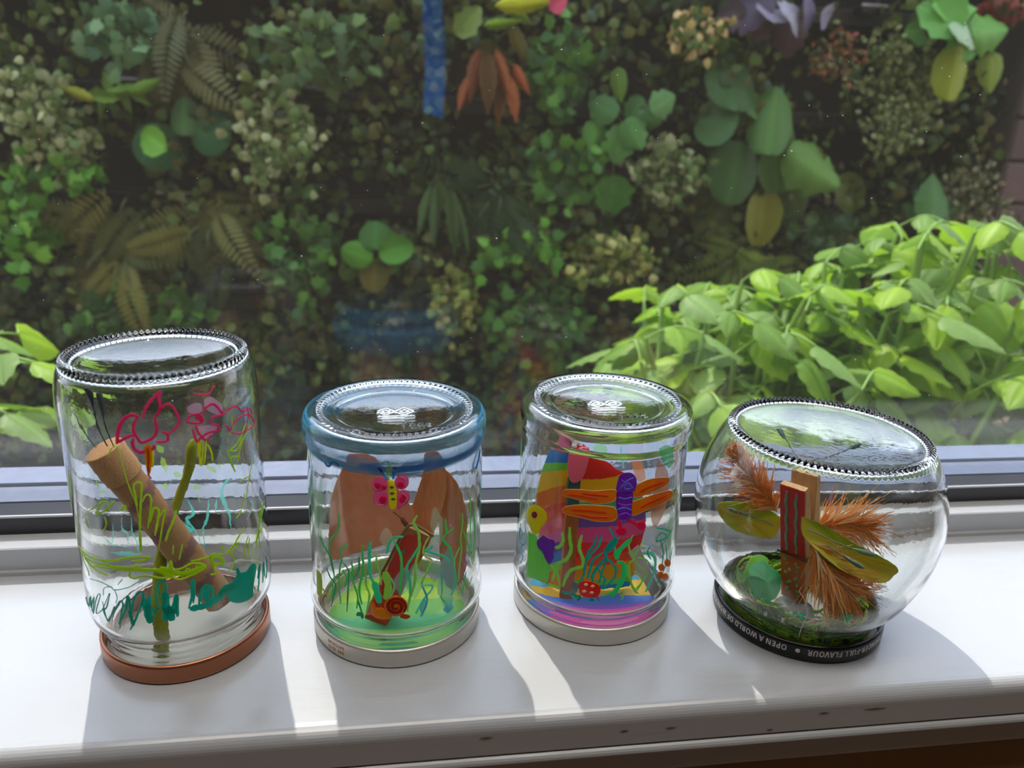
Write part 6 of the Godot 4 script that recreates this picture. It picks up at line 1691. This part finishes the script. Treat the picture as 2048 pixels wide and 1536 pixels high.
func build_peg_moth() -> void:
	var moth := thing("peg_moth", "red spotted clothes peg moth with brown card wings in the blue-rimmed jar", "craft insect")
	var wood := textured([rgb(176, 124, 70), rgb(206, 156, 98)], 0.02, Vector3(60, 12, 60), 0.7)
	var up := Vector3(0.40, 0.88, -0.10).normalized()
	var out := Vector3(-0.12, 0.16, 0.98)
	out = (out - up * out.dot(up)).normalized()
	var base := Vector3(-0.0135, 0.0055, -0.3325)
	var g := Geo.new()
	peg_half(g, base, up, out, 0.0122, 0.0525, 0.0062)
	put("peg_leg", g, wood, moth)
	g = Geo.new()
	peg_half(g, base - out * 0.0135, up, -out, 0.0122, 0.050, 0.0062)
	put("peg_leg", g, wood, moth)
	var side := up.cross(out).normalized()
	g = Geo.new()                                        # red paint over the front of the leg
	plate(g, [base + up * 0.001 - side * 0.0058 + out * 0.0002, base + up * 0.001 + side * 0.0058 + out * 0.0002, base + up * 0.048 + side * 0.0058 + out * 0.0002, base + up * 0.052 + side * 0.001 + out * 0.0002, base + up * 0.048 - side * 0.0058 + out * 0.0002], 0.0006)
	put("red_face", g, paint(rgb(222, 62, 50), 0.5), moth)
	for q in [[0.012, 0.002], [0.022, -0.003], [0.030, 0.003], [0.040, -0.0025], [0.043, 0.0035], [0.006, -0.002]]:
		g = Geo.new()
		g.tube([base + up * q[0] + side * q[1] + out * 0.0004, base + up * q[0] + side * q[1] + out * 0.0009], [0.0012], 10)
		put("painted_dot", g, pigment(c(84, 100, 92)), moth)
	g = Geo.new()
	var brass := paint(rgb(150, 124, 78), 0.35, 0.8)
	g.tube(smooth([base + up * 0.024 - side * 0.0075 + out * 0.001, base + up * 0.040 - side * 0.0070 + out * 0.0018, base + up * 0.050 - side * 0.0064 + out * 0.002, base + up * 0.0555 - side * 0.0045 + out * 0.002, base + up * 0.0555 + side * 0.001 + out * 0.002, base + up * 0.0545 + side * 0.0076 + out * 0.002], 5), [0.0008], 8)
	put("spring", g, brass, moth)
	var hide := textured([rgb(238, 178, 138), rgb(248, 200, 164)], 0.012, Vector3(30, 30, 30), 0.6, 0.6)
	hide.backlight_enabled = true
	hide.backlight = Color(0.8, 0.55, 0.4)
	var hide2 := textured([rgb(212, 146, 96), rgb(240, 178, 124)], 0.02, Vector3(60, 14, 30), 0.6, 1.0)
	hide2.backlight_enabled = true
	hide2.backlight = Color(0.75, 0.46, 0.26)
	g = Geo.new()
	plate(g, smooth(v3([-27.6, 83.5, -357, -21, 86.5, -356, -13.5, 84.5, -354, 6.0, 59.0, -350, 1, 46, -349, -8.6, 39.5, -350, -24, 33.5, -352, -37.0, 30.0, -353, -37.4, 46, -355, -35.0, 65.6, -357, -27.6, 83.5, -357]), 3), 0.0007, 0.002)
	put("card_wing", g, hide, moth)
	g = Geo.new()
	plate(g, smooth(v3([13.0, 84.0, -362, 18.5, 85.0, -360, 23.8, 75, -357, 21.5, 56, -354, 12.5, 33, -352, 7.0, 25, -352, 3.0, 40, -353, 6.0, 58, -356, 11, 72, -360, 13, 84, -362]), 3), 0.0009, 0.003)
	put("card_wing", g, hide2, moth)
	g = Geo.new()
	plate(g, smooth(v3([19.0, 78, -366, 29, 69, -362, 34.5, 55, -356, 34.8, 36, -352, 33.5, 19, -350, 26.5, 9.5, -350, 20.5, 22, -352, 20, 46, -357, 17, 60, -362, 19, 78, -366]), 3), 0.0008, 0.002)
	put("card_wing", g, hide2, moth)
	g = Geo.new()
	g.tube(smooth(v3([-4.0, 60, -346, 0.5, 56.5, -345, 3.5, 52, -344, 6.0, 50.5, -345]), 5), [0.0004, 0.0016, 0.0022, 0.0018], 8, 0.7)
	put("twig", g, textured([rgb(96, 54, 30), rgb(136, 84, 48)], 0.05, Vector3(60, 60, 60), 0.9, 3.0), moth)
	var leaf := thing("green_paper_disc", "streaked lime and teal paper disc on the floor of the blue-rimmed jar", "paper", Vector3(-0.0023, 0, -0.3445))
	disc(leaf, 35.4, [[-36, lin(150, 205, 40)], [-20, lin(176, 220, 60)], [-10, lin(120, 200, 90)], [2, lin(90, 200, 140)], [16, lin(150, 220, 120)], [27, lin(60, 160, 120)], [36, lin(160, 214, 40)]])

func disc(root: Node3D, r: float, bands: Array) -> void:  # a round sheet striped from back to front
	var g := Geo.new()
	for k in bands.size() - 1:
		var a: float = maxf(bands[k][0], -r + 0.01)
		var b: float = minf(bands[k + 1][0], r - 0.01)
		g.col = bands[k][1]
		var rows := []
		for s in 4:
			var z := lerpf(a, b, s / 3.0)
			var h := sqrt(maxf(r * r - z * z, 0.0))
			var row := PackedVector3Array()
			for x in 13: row.append(Vector3(lerpf(-h, h, x / 12.0), 1.9, z) * 0.001)
			rows.append(row)
		g.grid(rows)
	var m := paint(Color.WHITE, 0.6)
	m.vertex_color_use_as_albedo = true
	put("paper", g, m, root)

func rainbow_wing(root: Node3D, edge: Array, stripes: Array, zs: Vector2, bow: float, mat: Material) -> void:   # edge: [height, inner x, outer x]; stripes: [height, colour] from the top down
	var n := stripes.size() - 1
	for face in [-1.0, 1.0]:
		var g := Geo.new()
		for k in n:
			g.col = stripes[k][1]
			var rows := []
			for s in 5:
				var v := lerpf(stripes[k][0], stripes[k + 1][0], s / 4.0)
				var row := PackedVector3Array()
				for m in 15:
					var u := m / 14.0
					var y := v + bow * u * u * clampf((90.0 - v) / 30.0, 0.0, 1.0) * clampf(v / 20.0, 0.0, 1.0)
					var xi := 0.0
					var xo := 0.0
					for e in edge.size() - 1:
						if y <= edge[e][0] and y >= edge[e + 1][0]:
							var q: float = (y - edge[e][0]) / (edge[e + 1][0] - edge[e][0])
							xi = lerpf(edge[e][1], edge[e + 1][1], q)
							xo = lerpf(edge[e][2], edge[e + 1][2], q)
					if xo == 0.0:
						var last = edge[0] if y > edge[0][0] else edge[-1]
						xi = last[1]; xo = last[2]
					row.append(Vector3(lerpf(xi, xo, u), y, lerpf(zs.x, zs.y, u) + 2.0 * sin(u * PI) + face * 0.25) * 0.001)
				rows.append(row)
			g.grid(rows)
		put("printed_wing", g, mat, root)

func build_rainbow_moth() -> void:
	var moth := thing("rainbow_moth", "rainbow striped paper butterfly on a peg inside the clear-rimmed jar", "craft insect")
	var m := leafy(0.55, 0.5)
	m.albedo_color = Color(1.0, 1.0, 1.0)
	rainbow_wing(moth, [[88.0, 91, 94], [80, 91, 106], [72, 91, 120], [64, 91, 127], [55, 91, 131.6], [40, 91, 133.2], [24, 91, 130.4], [10, 91, 129], [2.5, 91, 127]],
		[[88.0, lin(241, 57, 44)], [70, lin(252, 211, 22)], [61, lin(195, 247, 65)], [56, lin(91, 208, 156)], [51, lin(104, 156, 208)], [46.5, lin(143, 104, 195)], [41, lin(252, 106, 176)], [31.5, lin(252, 60, 60)], [22.5, lin(252, 108, 49)], [17, lin(252, 201, 21)], [8.0, lin(143, 247, 117)], [5, lin(48, 168, 252)], [2.5, lin(48, 168, 252)]], Vector2(-358, -356), 5.0, m)
	rainbow_wing(moth, [[89.0, 88, 86], [82, 88, 79], [70, 88, 75], [56, 88, 72.5], [40, 88, 74], [20, 88, 78], [3, 88, 81]],
		[[89.0, lin(169, 65, 104)], [84, lin(65, 143, 221)], [79, lin(130, 221, 78)], [75, lin(251, 208, 32)], [66, lin(252, 141, 43)], [56, lin(251, 94, 70)], [47, lin(252, 116, 151)], [39, lin(247, 130, 208)], [32, lin(117, 104, 208)], [26, lin(50, 176, 252)], [20, lin(182, 247, 78)], [14, lin(252, 167, 44)], [3, lin(252, 100, 63)]], Vector2(-358, -368), -12.0, m)
	var g := Geo.new()
	peg_half(g, Vector3(0.0895, 0.003, -0.3485), Vector3(0.0, 1, -0.02).normalized(), Vector3(0, 0.02, 1).normalized(), 0.0072, 0.052, 0.005)
	put("peg_leg", g, paint(rgb(196, 112, 40), 0.6), moth)
	g = Geo.new()
	peg_half(g, Vector3(0.0895, 0.0552, -0.3495), Vector3(0.0, 1, -0.02).normalized(), Vector3(0, 0.02, 1).normalized(), 0.0066, 0.019, 0.005)
	put("painted_neck", g, paint(rgb(60, 96, 92), 0.5), moth)
	g = Geo.new()
	plate(g, smooth(v3([84.6, 91, -346.5, 94.5, 91.5, -346.5, 94.2, 82, -346, 91.5, 75, -346, 86.6, 74, -346, 84.4, 82, -346, 84.6, 91, -346.5]), 3), 0.0012)
	put("pink_head", g, pigment(c(196, 110, 130)), moth)
	g = Geo.new()
	plate(g, v3([118, 36, -338, 124, 39, -340, 140, 9, -346, 136, 4, -344]), 0.0005)
	var strip := thing("white_paper_strip", "folded white paper strip leaning right of the rainbow butterfly", "paper")
	put("paper", g, paint(rgb(226, 226, 222), 0.6), strip)
	var d := thing("wing_reflection_disc", "striped disc for the rainbow wing reflection, on the floor of the clear-rimmed jar", "paper", Vector3(0.1034, 0, -0.3512))
	disc(d, 35.4, [[-36, lin(103, 194, 252)], [-12, lin(252, 210, 63)], [0, lin(91, 148, 252)], [8, lin(156, 117, 247)], [15, lin(252, 100, 200)], [25, lin(252, 147, 210)], [30, lin(252, 224, 149)], [36, lin(252, 224, 149)]])  # rainbow wing mirrored in the neck glass, put into the stripe colours

func build_peg_bird() -> void:
	var inner := [[36.6, 1.6], [36.8, 12], [38.2, 14.8], [41.4, 18], [45.2, 22.6], [48.4, 27.8], [51.4, 34], [54.3, 41.8], [56.4, 50], [57.9, 59], [58.2, 66], [57.6, 73], [56.2, 81], [53.8, 88.5], [49.4, 96], [45.6, 99.6]]
	var bowl := [Vector3(0.2132, 0, -0.3292), inner]
	var bird := thing("peg_insect", "wooden clothes peg insect with felt leaf wings and orange feathers in the round jar", "craft insect")
	var wood := textured([rgb(196, 150, 104), rgb(226, 186, 140)], 0.03, Vector3(50, 10, 50), 0.75)
	var base := Vector3(0.2095, 0.0085, -0.3270)
	var top := Vector3(0.1925, 0.0815, -0.3180)
	var up := (top - base).normalized()
	var out := Vector3(-0.80, 0, 0.60)
	out = (out - up * out.dot(up)).normalized()
	var side := up.cross(out).normalized()
	var L := (top - base).length()
	var g := Geo.new()
	peg_half(g, base, up, out, 0.0135, L, 0.0068)
	put("peg_leg", g, wood, bird)
	g = Geo.new()
	peg_half(g, base - out * 0.0165 + up * 0.001, up, -out, 0.0135, L + 0.0015, 0.0068)
	put("peg_leg", g, wood, bird)
	for q in [[0.43, 0.995, c(178, 42, 36), "red_face"], [0.01, 0.42, c(214, 110, 46), "orange_face"]]:
		g = Geo.new()
		plate(g, [base + up * L * q[0] - side * 0.0064 + out * 0.0002, base + up * L * q[0] + side * 0.0064 + out * 0.0002, base + up * L * q[1] + side * 0.0064 + out * 0.0002, base + up * L * q[1] - side * 0.0064 + out * 0.0002], 0.0006)
		put(q[3], g, pigment(q[2]), bird)
	for sx in [-0.0022, 0.0030]:
		g = Geo.new()
		var line := []
		for k in 12: line.append(base + up * L * (0.46 + 0.50 * k / 11.0) + side * (-sx + 0.0004 * sin(k * 1.9)) + out * 0.0007)
		g.tube(line, [0.0008], 8, 0.4, out)
		put("painted_stripe", g, pigment(c(104, 140, 124)), bird)
	var r := RandomNumberGenerator.new()
	r.seed = 5
	for k in 16:
		var at := base + up * L * (0.07 + 0.32 * (k / 2) / 7.5 + 0.012 * r.randfn()) + side * ((0.003 if k % 2 else -0.0028) + 0.0009 * r.randfn()) + out * 0.0005
		g = Geo.new()
		g.tube([at, at + out * 0.0005], [0.00085], 8)
		put("painted_dot", g, pigment(c(104, 150, 110)), bird)
	g = Geo.new()
	g.tube([base + up * L * 0.425 - side * 0.0078 + out * 0.0009, base + up * L * 0.425 + out * 0.0012, base + up * L * 0.425 + side * 0.0078 + out * 0.0009, base + up * L * 0.43 + side * 0.0085 - out * 0.008], [0.0007], 8)
	put("spring", g, paint(rgb(90, 84, 76), 0.3, 0.8), bird)
	g = Geo.new()
	g.tube(smooth([base - side * 0.0 + up * (L * 0.62) - out * 0.0082, base + up * (L * 0.64) - out * 0.0086 + side * 0.003, base + up * (L * 0.5) - out * 0.0084], 4), [0.003, 0.0036, 0.0028], 10)
	put("peg_coil", g, paint(rgb(140, 92, 46), 0.6), bird)
	# felt leaf wings
	var wing := leafy(0.8, 0.6)
	for w in [[v3([197, 68, -313, 207, 64.5, -311, 221, 57.5, -306, 236, 50, -304, 248, 42.5, -305, 251.5, 37.0, -306, 244, 33.5, -303, 231, 36.5, -301, 216, 43.5, -302, 205, 52, -306, 198, 59, -311, 197, 68, -313]), 0.003], [v3([198.5, 56, -333, 190, 60.5, -336, 178, 63.5, -338, 167, 62.5, -340, 165.5, 59, -340, 170, 51, -339, 178, 45.5, -338, 188, 43.5, -336, 196.5, 45, -333, 198.5, 56, -333]), 0.002]]:
		g = Geo.new()
		var o := []
		for p in smooth(w[0], 4): o.append(held_in(bowl, p))
		plate(g, o, 0.0007, w[1])
		var n := o.size()
		for k in g.v.size():
			var f := float(k / n) / 7.0
			var q: float = absf(f - 0.5) * 2.0
			var mixed := lin(206, 222, 60).lerp(lin(176, 206, 52), 1.0 - q) if k % n < n / 3 else lin(214, 220, 70).lerp(lin(244, 214, 80), q * 0.8)
			g.c[k] = mixed * (0.94 + 0.1 * sin(k * 1.37))
		put("felt_wing", g, wing, bird)
	var pale := paint(rgb(112, 136, 118), 0.45)
	stamen(bird, "stamen", v3([196, 66, -304, 205, 63, -300, 212, 60.5, -297, 217.5, 58.8, -296]), pale, 1.25)
	stamen(bird, "stamen", v3([203, 60.5, -298, 207, 58.5, -296, 211.0, 56.4, -294]), pale, 1.2)
	stamen(bird, "stamen", v3([192, 54, -329, 186, 56.5, -331, 179, 58.5, -333]), pale, 1.0)
	var dark := paint(rgb(70, 92, 96), 0.4)
	stamen(bird, "antenna", v3([199, 86, -326, 201, 89, -336, 202.4, 91, -346, 202.6, 92, -350]), dark, 1.4)
	stamen(bird, "antenna", v3([203, 88, -326, 216, 90, -330, 226, 91.5, -333.5, 230.5, 92, -335.5]), dark, 1.3)
	# feathers stuck behind the wings
	var hot := [lin(255, 184, 84), lin(255, 200, 116), lin(255, 170, 70), lin(255, 230, 186)]
	var f := Node3D.new()
	f.name = "feather"
	bird.add_child(f, true)
	feather(f, v3([195, 60, -333, 187, 69, -334, 178, 79, -336, 169, 93, -337]), 0.013, 380, hot, 0.26, bowl, 3)
	f = Node3D.new()
	f.name = "feather_001"
	bird.add_child(f, true)
	feather(f, v3([203, 55, -309, 209, 46, -306, 216, 36, -302, 226, 28, -301]), 0.018, 520, hot, 0.18, bowl, 4)
	f = Node3D.new()
	f.name = "feather_002"
	bird.add_child(f, true)
	feather(f, v3([214, 50, -330, 226, 50, -333, 240, 49, -335, 252, 46, -335]), 0.019, 320, hot, 0.32, bowl, 5)
	# loose green shreds in the neck
	g = Geo.new()
	for k in 760:
		var t := r.randf() * TAU
		var rr := 0.018 + 0.0185 * sqrt(r.randf())
		var y := 0.0022 + 0.015 * r.randf() * r.randf()
		var bendy := r.randfn() * 0.25
		var len := 0.006 + 0.012 * r.randf()
		var path := []
		for s in 5:
			var a := t + (s / 4.0 - 0.5) * len / rr
			path.append(held_in(bowl, Vector3(0.2132 + (rr + bendy * 0.004 * s) * sin(a), y + 0.002 * r.randf(), -0.3292 + (rr + bendy * 0.004 * s) * cos(a))))
		var tone := r.randf()
		g.col = lin(170, 214, 30) if tone < 0.4 else (lin(96, 160, 40) if tone < 0.75 else (lin(40, 96, 44) if tone < 0.93 else lin(206, 120, 50)))
		strand(g, path, 0.0005 + 0.0008 * r.randf())
	var grass := put("paper_grass", g, leafy(0.6, 0.5))
	grass.set_meta("kind", "stuff")
	tag(grass, "tangle of lime and dark green shreds in the neck of the round jar", "grass")
	var scraps := [[v3([186, 15, -322, 194, 17, -318, 199, 22, -322, 197, 28, -328, 188, 29, -332, 182, 24, -328, 186, 15, -322]), c(60, 150, 104), "crumpled teal film scrap left of the clothes peg insect"], [v3([222, 8, -303, 229, 9, -304, 231, 17, -303, 226, 20, -302, 220, 17, -302, 222, 8, -303]), c(44, 150, 100), "crumpled teal film scrap under the lower orange feather"], [v3([190, 6, -336, 200, 8, -345, 204, 18, -350, 192, 24, -347, 184, 16, -340, 190, 6, -336]), c(110, 168, 40), "lime green leaf scrap standing behind the clothes peg insect"]]
	for q in scraps:
		var sc := thing("film_scrap" if q[1].g8 < 160 else "leaf_scrap", q[2], "scrap")
		g = Geo.new()
		var o := []
		for p in smooth(q[0], 3): o.append(held_in(bowl, p + Vector3(0, 0.0008 * r.randfn(), 0.0012 * r.randfn())))
		plate(g, o, 0.0004, 0.003)
		put("film", g, pigment(q[1]), sc)
	g = Geo.new()                                        # knob of clear glue at the foot of the peg
	g.lathe(mm([[0.001, 1.6], [11, 1.7], [10.4, 4.0], [8, 6.2], [4, 7.6], [0.001, 8.0]]), 32, 0, Vector3(0.2105, 0.0002, -0.326))
	var glue := thing("glue_blob", "grey clear glue blob holding the foot of the clothes peg", "glue")
	put("glue", g, paint(rgb(120, 124, 120), 0.25), glue)
